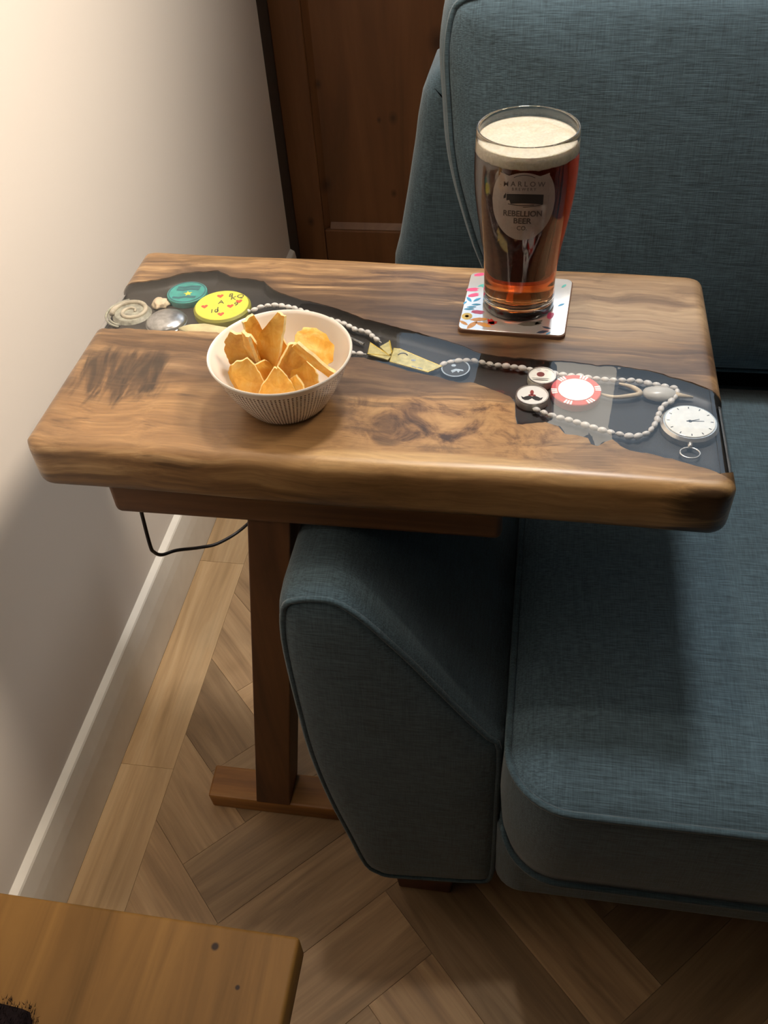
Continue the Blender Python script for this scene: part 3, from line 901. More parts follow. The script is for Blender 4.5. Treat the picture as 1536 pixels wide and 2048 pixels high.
# yellow badge
b = disc_obj('yellow_badge', -0.2990, 0.7393, 0.0282, KZ - 0.0005, 0.6652, M['olive'], bev=0.0018, label='round yellow badge with red hearts')
disc_obj('badge_face', -0.2990, 0.7393, 0.0262, 0.6650, 0.6656, M['yellow'], b)
patch_obj('heart_print', [xf(HEART, -0.2990 + dx, 0.7393 + dy, 0.0034, 0.3) for dx, dy in ((-0.0165, -0.004), (-0.006, 0.0155), (0.009, -0.0015), (0.0035, -0.016), (0.0155, 0.0075))], 0.6656, M['redprint'], b)
for tx, dx, dy, rot in (('A', -0.002, 0.0045, 0.2), ('K', 0.0085, 0.0125, 0.1), ('Q', 0.0145, 0.0165, 0.1), ('J', -0.002, -0.0075, 0.2), ('10', -0.0045, -0.0115, 0.2), ('9', 0.014, 0.002, 0.2), ('8', 0.0045, 0.0175, 0.1)):
    flat_text('badge_lettering', tx, 0.0092, -0.2990 + dx, 0.7393 + dy, 0.66582, rot, M['ink'], b)
# swirled shell
b = disc_obj('swirl_shell', -0.3900, 0.7290, 0.0195, KZ - 0.0005, 0.6605, M['shell'], bev=0.003, label='grey swirled shell')
pts = [(-0.3900 + (0.003 + 0.0034 * a / 2) * math.cos(a), 0.7290 + (0.003 + 0.0034 * a / 2) * math.sin(a), 0.6610) for a in [i * 0.25 for i in range(40)]]
V, F = tube(pts, lambda q: 0.0012 + 0.0016 * q, 8); mesh('spiral_ridge', V, F, M['shell2'], b, True)
for rr in (0.0225, 0.0255):
    V, F = tube([(-0.3900 + rr * math.cos(a), 0.7290 + rr * math.sin(a), 0.6592) for a in [math.radians(115 + i * 9) for i in range(17)]], 0.0012, 6)
    mesh('outer_ridge', V, F, M['shell'], b, True)
def blob(cx, cy, cz, a, b_, c_, rot=0, amp=0.0, seed=0, n=18, m=10):
    rings = []
    for i in range(1, m):
        ph = math.pi * i / m
        ring = []
        for k in range(n):
            th = 2 * math.pi * k / n
            p = Vector((math.sin(ph) * math.cos(th), math.sin(ph) * math.sin(th), math.cos(ph)))
            q = 1 + amp * noise.noise(p * 1.7 + Vector((seed, 0, 0)))
            x, y = p.x * a * q, p.y * b_ * q
            ring.append((cx + x * math.cos(rot) - y * math.sin(rot), cy + x * math.sin(rot) + y * math.cos(rot), cz + p.z * c_ * q))
        rings.append(ring)
    return loft(rings)
V, F = blob(-0.3655, 0.7462, 0.6600, 0.0080, 0.0085, 0.0042, 0.4, 0.5, 2); mesh('white_pebble', V, F, M['bone'], table, True)
# steel dome
b = disc_obj('steel_dome', -0.3500, 0.7170, 0.0205, KZ - 0.0005, 0.6590, M['steel'], label='domed steel disc')
V, F = lathe([(0.0198 * math.cos(a), 0.6590 + 0.0075 * math.sin(a)) for a in [math.pi / 2 * k / 8 for k in range(8)]], (-0.3500, 0.7170, 0), 36, False, True)
mesh('dome', V, F, M['steel'], b, True)
V, F = blob(-0.3060, 0.7040, 0.6600, 0.026, 0.0085, 0.0035, -0.06, 0.2, 5); mesh('cream_shell', V, F, M['cream'], table, True)
V, F = tube([(-0.1660, 0.7005, 0.661), (-0.1500, 0.6905, 0.661)], 0.0011, 8); b = mesh('ridged_screw', V, F, M['steel'], table, True)
V, F = join(*[tube([(-0.1660 + 0.016 * q - 0.0003, 0.7005 - 0.010 * q + 0.0002, 0.661), (-0.1660 + 0.016 * q + 0.0003, 0.7005 - 0.010 * q - 0.0002, 0.661)], 0.0016, 8) for q in [i / 11 for i in range(12)]])
mesh('thread', V, F, M['steel'], b)
# brass fish-shaped tag
BODY = [(-0.1215, 0.6630), (-0.1207, 0.6837), (-0.1150, 0.6830), (-0.0740, 0.6592), (-0.0856, 0.6500)]
V, F = prism(BODY, 0.6615, 0.6632, 0.0004); b = mesh('brass_tag', V, F, M['brass'], table); b['label'] = 'pale brass fish-shaped tag with two pointed fins'
V, F = prism([(-0.1433, 0.6735), (-0.1439, 0.6912), (-0.1215, 0.6720), (-0.1235, 0.6660)], 0.6612, 0.6626, 0.0003); mesh('fin', V, F, M['brass'], b)
V, F = prism([(-0.1340, 0.6855), (-0.1261, 0.6945), (-0.1213, 0.6760), (-0.1240, 0.6730)], 0.6614, 0.6630, 0.0003); mesh('fin', V, F, M['brass'], b)
def edge_strip(P, z, r=0.0006): return tube([(x, y, z) for x, y in P], r, 6, True)
V, F = join(edge_strip(BODY, 0.6630, 0.0004), edge_strip([(-0.1433, 0.6735), (-0.1439, 0.6912), (-0.1225, 0.6720)], 0.6626, 0.0005), tube([(-0.1261, 0.6945, 0.6632), (-0.1213, 0.6760, 0.6632)], 0.0008, 6))
mesh('bright_edge', V, F, M['brassedge'], b)
V, F = tube([(-0.1110 + 0.0045 * math.cos(a), 0.6715 + 0.0045 * math.sin(a), 0.66335) for a in [math.radians(20 + i * 16) for i in range(10)]], 0.0006, 6); mesh('engraved_arc', V, F, M['coindark'], b)
patch_obj('engraving', [ell(-0.1005, 0.6660, 0.0022, 0.0012), ell(-0.0985, 0.6560, 0.003, 0.0006, -0.5), ell(-0.0930, 0.6548, 0.003, 0.0006, -0.5)], 0.6632, M['silver'], b)
# dark coin with a rider figure
b = disc_obj('dark_coin', -0.0619, 0.6584, 0.0128, KZ - 0.0005, 0.6622, M['coindark'], label='dark coin with a silver rim')
ring_obj('coin_rim', -0.0619, 0.6584, 0.0116, 0.0128, 0.6622, 0.6627, M['silver'], b)
patch_obj('relief', [ell(-0.0640, 0.6625, 0.0022, 0.0018), xf([(-1, -0.2), (-0.3, 0.3), (0.8, 0.15), (1, -0.25), (0.4, -0.2), (0.2, -0.7), (-0.1, -0.2), (-0.7, -0.8)], -0.0600, 0.6560, 0.0058)], 0.6622, M['silver'], b)
# cream coin, moustache disc, poker chip
b = disc_obj('cream_coin', 0.0136, 0.6513, 0.0122, KZ - 0.0005, 0.6640, M['dial'], label='pale coin with a dark red spot')
ring_obj('coin_rim', 0.0136, 0.6513, 0.0112, 0.0122, 0.6640, 0.6645, M['silver'], b)
patch_obj('red_spot', [ell(0.0125, 0.6530, 0.0034, 0.0034)], 0.6640, flat('dark red print', '6E2A24', 0.5), b)
patch_obj('line_print', [ell(0.0125, 0.6450, 0.007, 0.0006, 0, 10), ell(0.0125, 0.6472, 0.0075, 0.0004, 0, 10)], 0.6640, M['ink'], b)
b = disc_obj('moustache_disc', 0.0063, 0.6234, 0.0138, KZ - 0.0005, 0.6640, M['white'], label='white disc printed with a black moustache')
ring_obj('disc_rim', 0.0063, 0.6234, 0.0127, 0.0138, 0.6640, 0.6645, M['silver'], b)
MOU = [(0, 0.25), (0.35, 0.45), (0.75, 0.25), (1.05, 0.05), (1.35, 0.25), (1.2, -0.25), (0.85, -0.5), (0.45, -0.45), (0.12, -0.2), (0, -0.05)]
patch_obj('moustache', [xf(MOU, 0.0063, 0.6195, 0.0068), xf([(-x, y) for x, y in MOU[::-1]], 0.0063, 0.6195, 0.0068)], 0.6640, M['black'], b)
patch_obj('red_figure', [ell(0.0060, 0.6268, 0.0016, 0.0034), ell(0.0063, 0.6232, 0.0032, 0.0012)], 0.6640, flat('deep red print', '8E2F2A', 0.5), b)
b = disc_obj('poker_chip', 0.0427, 0.6332, 0.0210, KZ - 0.0005, 0.6645, M['chipred'], label='red and white poker chip')
disc_obj('chip_centre', 0.0427, 0.6332, 0.0150, 0.6645, 0.6648, M['chipface'], b, 0.0002)
for a in range(6):
    an = math.radians(10 + a * 60)
    for da in (-0.13, 0.0, 0.13):
        P = [(0.0427 + r * math.cos(an + da + q), 0.6332 + r * math.sin(an + da + q)) for r, q in ((0.0160, -0.045), (0.0209, -0.045), (0.0209, 0.045), (0.0160, 0.045))]
        patch_obj('edge_mark', [P], 0.6645, M['white'], b)
# wishbone, egg-shaped shell
V, F = join(tube(crsp([(0.0640, 0.6325, 0.6615), (0.0746, 0.6290, 0.6618), (0.0860, 0.6310, 0.662), (0.0958, 0.6350, 0.6620), (0.0930, 0.6410, 0.662), (0.0870, 0.6455, 0.6618), (0.0790, 0.6485, 0.6612)], 4), lambda q: 0.0011 + 0.0012 * math.sin(math.pi * q), 8))
mesh('wishbone', V, F, M['bone'], table, True)
V, F = blob(0.1120, 0.6365, 0.6618, 0.0150, 0.0085, 0.0050, -0.02, 0.08, 3); b = mesh('egg_shell', V, F, M['pearl'], table, True); b['label'] = 'grey egg-shaped shell with a cream tip'
V, F = tube([(0.1250, 0.6355, 0.6618), (0.1300, 0.6350, 0.662), (0.1390, 0.6345, 0.6615)], lambda q: 0.0032 - 0.0022 * q, 10); mesh('tip', V, F, M['bone'], b, True)
# pocket watch
b = disc_obj('pocket_watch', 0.1331, 0.5980, 0.0232, KZ - 0.0005, 0.6648, M['silver'], bev=0.0022, label='silver pocket watch with a white dial')
disc_obj('dial', 0.1331, 0.5980, 0.0198, 0.6648, 0.6654, M['dial'], b, 0.0003)
for h in range(12):
    a = math.radians(h * 30)
    patch_obj('hour_mark', [xf([(-0.0004, 0.0160), (0.0004, 0.0160), (0.0004, 0.0182), (-0.0004, 0.0182)], 0.1331, 0.5980, 1, a)], 0.6654, M['ink'], b)
patch_obj('hand', [xf([(-0.0028, -0.0006), (-0.0028, 0.0006), (0.011, 0.0003), (0.011, -0.0003)], 0.1331, 0.5980, 1, 0.05), ell(0.1331, 0.5980, 0.0016, 0.0016)], 0.6654, M['black'], b)
patch_obj('seconds_hand', [xf([(0, -0.0003), (0.008, -0.0002), (0.008, 0.0002), (0, 0.0003)], 0.1331, 0.5980, 1, 0.35)], 0.6656, M['ink'], b)
V, F = lathe([(0.0205 * math.cos(a), 0.6655 + 0.0011 * math.sin(a)) for a in [math.pi / 2 * k / 8 for k in range(8)]], (0.1331, 0.5980, 0), 36, False, True)
mesh('crystal', V, F, M['resin'], b, True)
V, F = tube([(0.1320, 0.5762, 0.661), (0.1316, 0.5700, 0.661)], 0.0021, 12); mesh('crown', V, F, M['silver'], b, True)
V, F = tube([(0.1311 + 0.0076 * math.cos(a), 0.5640 + 0.0062 * math.sin(a), 0.661) for a in [2 * math.pi * i / 24 for i in range(24)]], 0.0008, 8, True); mesh('bow_ring', V, F, M['silver'], b, True)
# bead necklace
NECK = [
 [(-0.2764, 0.7346), (-0.2679, 0.7370), (-0.2603, 0.7441), (-0.2472, 0.7476), (-0.2271, 0.7433), (-0.1996, 0.7312), (-0.1738, 0.7203), (-0.1615, 0.7120), (-0.1489, 0.7079), (-0.1413, 0.6995), (-0.1337, 0.6929)],
 [(-0.0760, 0.6610), (-0.0677, 0.6669), (-0.0546, 0.6702), (-0.0461, 0.6708), (-0.0312, 0.6668), (-0.0156, 0.6650), (-0.0024, 0.6631), (0.0042, 0.6614), (0.0311, 0.6563), (0.0448, 0.6552), (0.0613, 0.6529), (0.0777, 0.6521), (0.0916, 0.6525), (0.1050, 0.6494), (0.1156, 0.6470), (0.1261, 0.6445), (0.1263, 0.6389), (0.1224, 0.6289), (0.1140, 0.6202), (0.1099, 0.6094), (0.1076, 0.5998), (0.1038, 0.5912), (0.0991, 0.5837), (0.0887, 0.5787), (0.0773, 0.5807), (0.0656, 0.5839), (0.0530, 0.5888), (0.0385, 0.5949), (0.0250, 0.5989), (0.0159, 0.6034), (0.0074, 0.6082)],
 [(-0.1894, 0.6808), (-0.1600, 0.6744), (-0.1447, 0.6740)]]
V, F = join(*[tube([(x, y, 0.6618) for x, y in P], 0.0006, 6) for P in NECK])
neck = mesh('bead_necklace', V, F, M['bead'], table, True); neck['label'] = 'long strand of elongated white beads'
bead_me = None
for P in NECK:
    path = crsp([(x, y, 0.6622) for x, y in P], 12)
    acc = 0.0; last = path[0]; L = 0.0072; nxt = L / 2
    for q in range(1, len(path)):
        seg = (path[q] - path[q - 1]).length
        while seg > 0 and acc + seg >= nxt:
            f = (nxt - acc) / seg
            pos = path[q - 1].lerp(path[q], f)
            an = math.atan2((path[q] - path[q - 1]).y, (path[q] - path[q - 1]).x)
            if bead_me is None:
                V, F = lathe([(0.0009, -0.0035), (0.0019, -0.0024), (0.00245, -0.0008), (0.00245, 0.0008), (0.0019, 0.0024), (0.0009, 0.0035)], (0, 0, 0), 10, True, True)
                V = [(z, y, x) for x, y, z in V]
                o = mesh('bead', V, F, M['bead'], None, True); bead_me = o.data
            else:
                o = bpy.data.objects.new('bead', bead_me); COL.objects.link(o)
            o.location = pos; o.rotation_euler = (0, 0, an + rnd.uniform(-0.25, 0.25))
            s = rnd.uniform(0.9, 1.12); o.scale = (s, s * rnd.uniform(0.9, 1.1), s)
            adopt(o, neck)
            nxt += L
        acc += seg

for o in list(table.children):
    if o.name.split('.')[0] in KEEP: o.location.z += 0.0027

# ------------------------------------------------------------------ COASTER
CZ = TZ + 0.0002
def cpt(u, v):  # coaster local (-.5...5) -> world
    a, b_, c_, d = Vector((-0.0652, 0.7060)), Vector((0.0320, 0.7010)), Vector((0.0389, 0.7978)), Vector((-0.0607, 0.8057))
    u += 0.5; v += 0.5
    p = a * (1 - u) * (1 - v) + b_ * u * (1 - v) + c_ * u * v + d * (1 - u) * v
    return (p.x, p.y)
t = NT('glossy white coaster'); t.color(lin('F4F0EC')); t.set(Roughness=0.12, Metallic=0.55); t.b.inputs['Coat Weight'].default_value = 0.6; t.b.inputs['Coat Roughness'].default_value = 0.08
t.bump(t.noise(t.coords(), 90, 2), 0.04, 0.001); M['coaster'] = t.m
M['cork'] = flat('brown coaster edge', '7A5A48', 0.8)
t0 = rrect(-0.5, 0.5, -0.5, 0.5, 0.065, 6)
coaster = mesh('coaster', *prism([cpt(u, v) for u, v in t0], CZ, CZ + 0.0034, 0.0005), M['cork'])
tag(coaster, 'square glossy white coaster with a floral print under the beer glass', 'coaster')
mesh('coaster_top', *prism([cpt(u * 0.985, v * 0.985) for u, v in t0], CZ + 0.0033, CZ + 0.0040, 0.0003), M['coaster'], coaster)
def gloss(name, c):
    t = NT(name); t.color(t.ramp(t.noise(t.coords(), 150, 2), [(0.3, lin(c)), (0.8, tuple(min(1, v * 1.25) for v in lin(c)[:3]))])); t.set(Roughness=0.2); return t.m
M['pink'] = gloss('pink flower print', 'D8557C'); M['blue'] = gloss('blue leaf print', '4C9CC8'); M['orange'] = gloss('orange flower print', 'EBA552')
M['yel'] = gloss('yellow flower print', 'F0CC62'); M['redf'] = gloss('red flower print', 'C8322A'); M['grey'] = gloss('grey flower print', '6E6A62'); M['navy'] = gloss('navy leaf print', '3A4C60'); M['green'] = gloss('teal leaf print', '58A8A0')
TUL = [(-1, -0.3), (-0.3, -0.5), (0.5, -0.45), (0.9, -0.2), (0.6, 0), (1.0, 0.25), (0.5, 0.5), (-0.3, 0.45), (-0.9, 0.2)]
LEAF = [(-1, 0), (-0.5, 0.28), (0.1, 0.36), (0.7, 0.2), (1, 0), (0.7, -0.2), (0.1, -0.34), (-0.5, -0.26)]
PETAL = LEAF
PR = []   # name, polygons, material
def at(x, y, s, rot, shape): return xf(shape, x, y, s, rot)
PR.append(('tulip_print', [at(-0.0519, 0.8009, 0.0055, 0.3, TUL), at(-0.0564, 0.7732, 0.0062, 0.1, TUL), at(-0.0546, 0.7635, 0.0058, 0.35, TUL), at(-0.0483, 0.7347, 0.0062, -0.2, TUL), at(0.0183, 0.7336, 0.0060, 1.3, TUL), at(0.012, 0.790, 0.005, 0.6, TUL)], M['pink']))
PR.append(('leaf_print', [at(-0.0584, 0.7558, 0.0048, -1.0, LEAF), at(-0.0508, 0.7556, 0.0048, 0.8, LEAF), at(-0.0617, 0.7497, 0.0030, 1.1, LEAF), at(-0.0509, 0.7472, 0.0045, 0.1, LEAF), at(-0.0549, 0.7429, 0.0045, 0.1, LEAF), at(-0.0570, 0.7392, 0.0050, 0.1, LEAF), at(0.0170, 0.7045, 0.003, 0.8, LEAF), at(0.028, 0.752, 0.004, 0.7, LEAF)], M['blue']))
PR.append(('sprig_print', [at(-0.0481, 0.7813, 0.0048, 0.6, LEAF), at(-0.0455, 0.7783, 0.0036, -0.3, LEAF), at(0.030, 0.785, 0.004, 1.0, LEAF)], M['green']))
PR.append(('yellow_flower_print', [ell(-0.0579, 0.7270, 0.0050, 0.0056)], M['yel']))
PR.append(('orange_flower_print', [at(-0.0465, 0.7225, 0.0085, 0.15, PETAL), at(-0.0520, 0.7130, 0.0080, 1.0, PETAL), at(-0.0420, 0.7145, 0.0085, -0.4, PETAL), at(-0.0600, 0.7160, 0.0055, -0.7, PETAL), ell(-0.0579, 0.7270, 0.0018, 0.0020)], M['orange']))
PR.append(('red_flower_print', [at(-0.0351, 0.7195, 0.0056, 1.9, TUL), at(-0.0335, 0.7180, 0.0048, 0.2, TUL)], M['redf']))
PR.append(('bird_print', [at(0.0000, 0.7185, 0.0110, 0.15, LEAF), at(0.0080, 0.7215, 0.0055, 0.9, LEAF)], M['grey']))
PR.append(('dark_leaf_print', [at(0.0153, 0.7134, 0.0042, -0.35, LEAF), at(0.0121, 0.7065, 0.0058, 0.35, LEAF)], M['navy']))
for nm, polys, m_ in PR:
    for P in polys:
        patch_obj(nm, [P], CZ + 0.0040, m_, coaster, 0.00012)

# ------------------------------------------------------------------ PINT GLASS
GX, GY, GZ = -0.0120, 0.7533, CZ + 0.0042
pint = thing('pint_glass', 'tall pint glass of dark amber beer with a foam head on the coaster', 'glass', (GX, GY, GZ))
RP = [(0.0, 0.0331), (0.012, 0.0329), (0.024, 0.0326), (0.036, 0.0329), (0.048, 0.0338), (0.060, 0.0353), (0.072, 0.0372), (0.084, 0.0390), (0.096, 0.0407), (0.108, 0.0422), (0.120, 0.0431), (0.132, 0.0434), (0.144, 0.0432), (0.156, 0.0425), (0.1655, 0.0420)]
def RO(z): return interp(RP, z)
t = NT('clear glass'); t.set(Roughness=0.0, IOR=1.47); t.b.inputs['Transmission Weight'].default_value = 1.0; t.color((0.98, 0.99, 0.99, 1)); M['glass'] = t.m
wall = 0.0019
outer = [(RO(z), z) for z in [0.002 + (0.1645 - 0.002) * k / 34 for k in range(35)]]
inner = [(RO(z) - wall, z) for z in [0.1645 - (0.1645 - 0.0135) * k / 34 for k in range(35)]]
prof = [(0.0285, 0.0022), (0.0300, 0.0004), (0.0318, 0.0)] + outer + [(RO(0.1655) - 0.0003, 0.1655), (RO(0.1655) - wall * 0.6, 0.1656)] + inner + [(0.0285, 0.0112), (0.022, 0.0102), (0.010, 0.0098)]
V, F = lathe(prof, (GX, GY, GZ), 96, True, True)
mesh('glass_body', V, F, M['glass'], pint, True)
t = NT('amber beer'); t.set(Roughness=0.0, IOR=1.34); t.b.inputs['Transmission Weight'].default_value = 1.0; t.color((1, 1, 1, 1))
va = t.add('ShaderNodeVolumeAbsorption'); va.inputs['Color'].default_value = (0.82, 0.45, 0.0, 1); va.inputs['Density'].default_value = 90
t.link(va.outputs[0], t.out.inputs['Volume']); M['beer'] = t.m
FB, FT = 0.1468, 0.1572
ov = 0.0005
prof = [(0.010, 0.0098 - ov), (0.022, 0.0102 - ov), (0.0285 + ov, 0.0112 - ov)] + [(RO(z) - wall + ov, z) for z in [0.0135 + (FB - 0.0135) * k / 30 for k in range(31)]]
V, F = lathe(prof, (GX, GY, GZ), 96, True, True)
mesh('beer', V, F, M['beer'], pint, True, 50)
t = NT('cream foam'); n = t.noise(t.coords(), 420, 3)
t.color(t.ramp(n, [(0.3, lin('BDB39C')), (0.7, lin('D2C9B4'))])); t.set(Roughness=0.28); t.b.inputs['Subsurface Weight'].default_value = 0.3; t.b.inputs['Subsurface Radius'].default_value = (0.01, 0.007, 0.004)
t.b.inputs['Subsurface Scale'].default_value = 0.5
t.bump(n, 0.35, 0.0012); M['foam'] = t.m
def foam():
    n = 72; rings = []
    for z in (FB + 0.0001, FB + 0.001, FB + 0.005, FT - 0.0006):
        rings.append([(GX + (RO(z) - wall + 0.0003) * math.cos(a), GY + (RO(z) - wall + 0.0003) * math.sin(a), GZ + z + (0.0010 * noise.noise(Vector((math.cos(a) * 9, math.sin(a) * 9, 1))) if z < FB + 0.002 else 0)) for a in (2 * math.pi * k / n for k in range(n))])
    for q in (0.985, 0.95, 0.88, 0.78, 0.66, 0.54, 0.42, 0.3, 0.18, 0.08):
        r = (RO(FT) - wall) * q
        ring = []
        for k in range(n):
            a = 2 * math.pi * k / n
            x, y = r * math.cos(a), r * math.sin(a)
            dz_ = 0.0012 * noise.noise(Vector((x * 55, y * 55, 4))) + 0.0006 * noise.noise(Vector((x * 150, y * 150, 9)))
            dz_ -= 0.0022 * math.exp(-(((x - 0.004) / 0.008) ** 2 + ((y - 0.009) / 0.006) ** 2))
            ring.append((GX + x, GY + y, GZ + FT + dz_ * (1 - q ** 8)))
        rings.append(ring)
    return loft(rings)
V, F = foam(); mesh('foam', V, F, M['foam'], pint, True)
# etched emblem, wrapped round the front of the glass
t = NT('etched emblem'); t.n.remove(t.b)
tr = t.add('ShaderNodeBsdfTransparent'); df = t.add('ShaderNodeBsdfDiffuse'); df.inputs[0].default_value = lin('D8CFC8')
mx = t.add('ShaderNodeMixShader'); t.link(t.math('MULTIPLY_ADD', t.noise(t.coords(), 300, 2), 0.06, 0.33), mx.inputs[0]); t.link(tr.outputs[0], mx.inputs[1]); t.link(df.outputs[0], mx.inputs[2]); t.link(mx.outputs[0], t.out.inputs[0]); M['etch'] = t.m
M['etchdark'] = flat('dark emblem print', '1E1A1A', 0.6)
EA = math.atan2(-0.7533, 0.0120 - 0.012)    # facing the viewer
def wrap(V, zc, lift=0.00025):
    """flat (x right, y up) in metres -> on the glass surface round its front"""
    out = []
    for v in V:
        z = zc + v[1]
        r = RO(z - GZ) + lift
        a = -math.pi / 2 + v[0] / r
        out.append((GX + r * math.cos(a), GY + r * math.sin(a), z))
    return out
ZE = 0.7943
def strip(top, bot, xs_):
    """ribbon between two curves, many columns so that it wraps smoothly"""
    V = []; F = []
    for x in xs_:
        for k in range(7):
            V.append((x, bot(x) + (top(x) - bot(x)) * k / 6))
    for i in range(len(xs_) - 1):
        for k in range(6):
            F.append((i * 7 + k, i * 7 + k + 1, (i + 1) * 7 + k + 1, (i + 1) * 7 + k))
    return V, F
EW, EH = 0.0272, 0.0344
def etop(x):
    e = EH * math.sqrt(max(1 - (x / EW) ** 2, 0))
    ax = abs(x)
    if ax < 0.0125:
        return min(e, 0.0228 + 0.0033 * math.cos(ax / 0.0125 * math.pi / 2))
    if ax < 0.0205:
        return 0.0228 + 0.0016 * (ax - 0.0125) / 0.0075
    return e
ebot = lambda x: -EH * math.sqrt(max(1 - (x / EW) ** 2, 0))
xs_ = sorted(set([-EW + 2 * EW * k / 60 for k in range(61)] + [-0.02051, -0.02049, 0.02049, 0.02051]))
V, F = strip(etop, ebot, xs_)
emb = mesh('emblem', wrap(V, ZE), F, M['etch'], pint, True); emb['label'] = 'pale oval brewery emblem on the glass'
def band(x0, x1, top, bot, n=24): return strip(top, bot, [x0 + (x1 - x0) * k / n for k in range(n + 1)])
parts = [band(-0.0140, 0.0165, lambda x: 0.0085 - 6 * (x) ** 2, lambda x: 0.0005 - 10 * (x - 0.001) ** 2 + (0.0035 if x < -0.011 else 0)),
         band(-0.0125, 0.0090, lambda x: -0.0012 + 3 * x * x, lambda x: -0.0018 + 3 * x * x), band(0.0000, 0.0165, lambda x: -0.0026 + 5 * x * x, lambda x: -0.0031 + 5 * x * x),
         band(-0.0165, -0.0145, lambda x: 0.0085 + (x + 0.0145) * 1.6, lambda x: 0.0040 + (x + 0.0145) * 0.5, 4),
         band(-0.0085, 0.0085, lambda x: 0.0245 - 55 * x * x * 0.6, lambda x: 0.0240 - 55 * x * x * 0.6)]
V, F = join(*parts)
mesh('emblem_picture', wrap(V, ZE, 0.0004), F, M['etchdark'], pint)
t = NT('emblem lettering'); t.n.remove(t.b)
tr = t.add('ShaderNodeBsdfTransparent'); df = t.add('ShaderNodeBsdfDiffuse'); df.inputs[0].default_value = lin('2A2220')
mx = t.add('ShaderNodeMixShader'); mx.inputs[0].default_value = 0.6; t.link(tr.outputs[0], mx.inputs[1]); t.link(df.outputs[0], mx.inputs[2]); t.link(mx.outputs[0], t.out.inputs[0]); M['etchtext'] = t.m
def curved_text(txt, size, yc, bend=0.0, bold=0.0, sx=1.0, space=1.0):
    V, F = text_mesh(txt, size, bold)
    V2 = [(v.x * sx, yc + v.y + bend * v.x * v.x) for v in V]
    mesh('emblem_lettering', wrap(V2, ZE, 0.0004), F, M['etchtext'], pint)
curved_text('M A R L O W', 0.0058, 0.0168, -6, 0.00007, 1.02)
curved_text('B R E W E R Y', 0.0034, 0.0125, -4, 0.00004, 0.95)
curved_text('REBELLION', 0.0072, -0.0092, -3, 0.0002, 0.92)
curved_text('BEER', 0.0072, -0.0160, -1, 0.0002, 0.95)
curved_text('CO.', 0.0058, -0.0228, 0, 0.0001, 0.85)

# ------------------------------------------------------------------ BOWL
BX, BY, BZ = -0.1999, 0.5962, TZ + 0.0003
t = NT('white bowl with dark dashes')
tc = t.add('ShaderNodeTexCoord'); mp = t.add('ShaderNodeMapping'); mp.inputs['Location'].default_value = (-BX, -BY, -BZ)
t.link(tc.outputs['Object'], mp.inputs[0])
sep = t.add('ShaderNodeSeparateXYZ'); t.link(mp.outputs[0], sep.inputs[0])
ang = t.math('ARCTAN2', sep.outputs[1], sep.outputs[0])
u = t.math('FRACT', t.math('MULTIPLY', ang, 104 / (2 * math.pi)))
v = t.math('FRACT', t.math('MULTIPLY', sep.outputs[2], 1 / 0.0024))
mu = t.math('MULTIPLY', t.math('GREATER_THAN', u, 0.30), t.math('LESS_THAN', u, 0.74))
mv = t.math('GREATER_THAN', v, 0.36)
mz = t.math('LESS_THAN', sep.outputs[2], 0.0435)
rad = t.math('SQRT', t.math('ADD', t.math('MULTIPLY', sep.outputs[0], sep.outputs[0]), t.math('MULTIPLY', sep.outputs[1], sep.outputs[1])))
geo = t.add('ShaderNodeNewGeometry')
dotn = t.add('ShaderNodeVectorMath', operation='DOT_PRODUCT'); t.link(geo.outputs['Normal'], dotn.inputs[0]); t.link(mp.outputs[0], dotn.inputs[1])
outf = t.math('GREATER_THAN', dotn.outputs['Value'], 0.0)
mask = t.math('MULTIPLY', t.math('MULTIPLY', mu, mv), t.math('MULTIPLY', mz, outf))
t.color(t.mix(mask, lin('E8E2DA'), lin('4A3036'))); t.set(Roughness=0.18); t.b.inputs['Coat Weight'].default_value = 0.5
M['bowl'] = t.m
ro = [(0.0335, 0.0), (0.0353, 0.0012), (0.0375, 0.004), (0.0425, 0.012), (0.0472, 0.021), (0.0515, 0.030), (0.0552, 0.039), (0.0580, 0.0465), (0.0596, 0.0490), (0.0597, 0.0502), (0.0590, 0.0510), (0.0578, 0.0505), (0.0566, 0.0480), (0.0535, 0.039), (0.0495, 0.030), (0.0450, 0.021), (0.0400, 0.012), (0.0340, 0.0055), (0.025, 0.0038), (0.010, 0.0035)]
V, F = lathe(ro, (BX, BY, BZ), 96, True, True)
bowl = mesh('snack_bowl', V, F, M['bowl'], None, True, 60)
tag(bowl, 'small white bowl with a dark dashed pattern outside, holding crisps', 'bowl')

# ------------------------------------------------------------------ CRISPS
t = NT('potato crisp')
n1 = t.noise(t.coords(), 95, 4, 0.6, 0.5); n2 = t.noise(t.coords(), 26, 3)
c = t.ramp(n1, [(0.28, lin('DC9C34')), (0.5, lin('F0BB52')), (0.75, lin('F8D888'))])
oi = t.add('ShaderNodeObjectInfo')
c = t.mix(t.math('MULTIPLY', t.ramp(n2, [(0.45, (0, 0, 0)), (0.7, (1, 1, 1))]), 0.5), c, lin('C88A30'))
hv = t.add('ShaderNodeHueSaturation'); t.link(c, hv.inputs['Color']); t.link(t.math('MULTIPLY_ADD', oi.outputs['Random'], 0.3, 0.85), hv.inputs['Value'])
t.color(hv.outputs[0]); t.set(Roughness=0.5); t.b.inputs['Subsurface Weight'].default_value = 0.25; t.b.inputs['Subsurface Radius'].default_value = (0.006, 0.003, 0.001); t.b.inputs['Subsurface Scale'].default_value = 0.5
t.bump(n1, 0.4, 0.0015); M['crisp'] = t.m
M['crispedge'] = flat('pale crisp edge', 'F2D79A', 0.5, 0, 0.08, 160)
M['crispskin'] = flat('brown crisp rim', '8A4A1E', 0.6, 0, 0.2, 200)
VIEW = Vector((-0.2, 0.6, -0.45)).normalized()
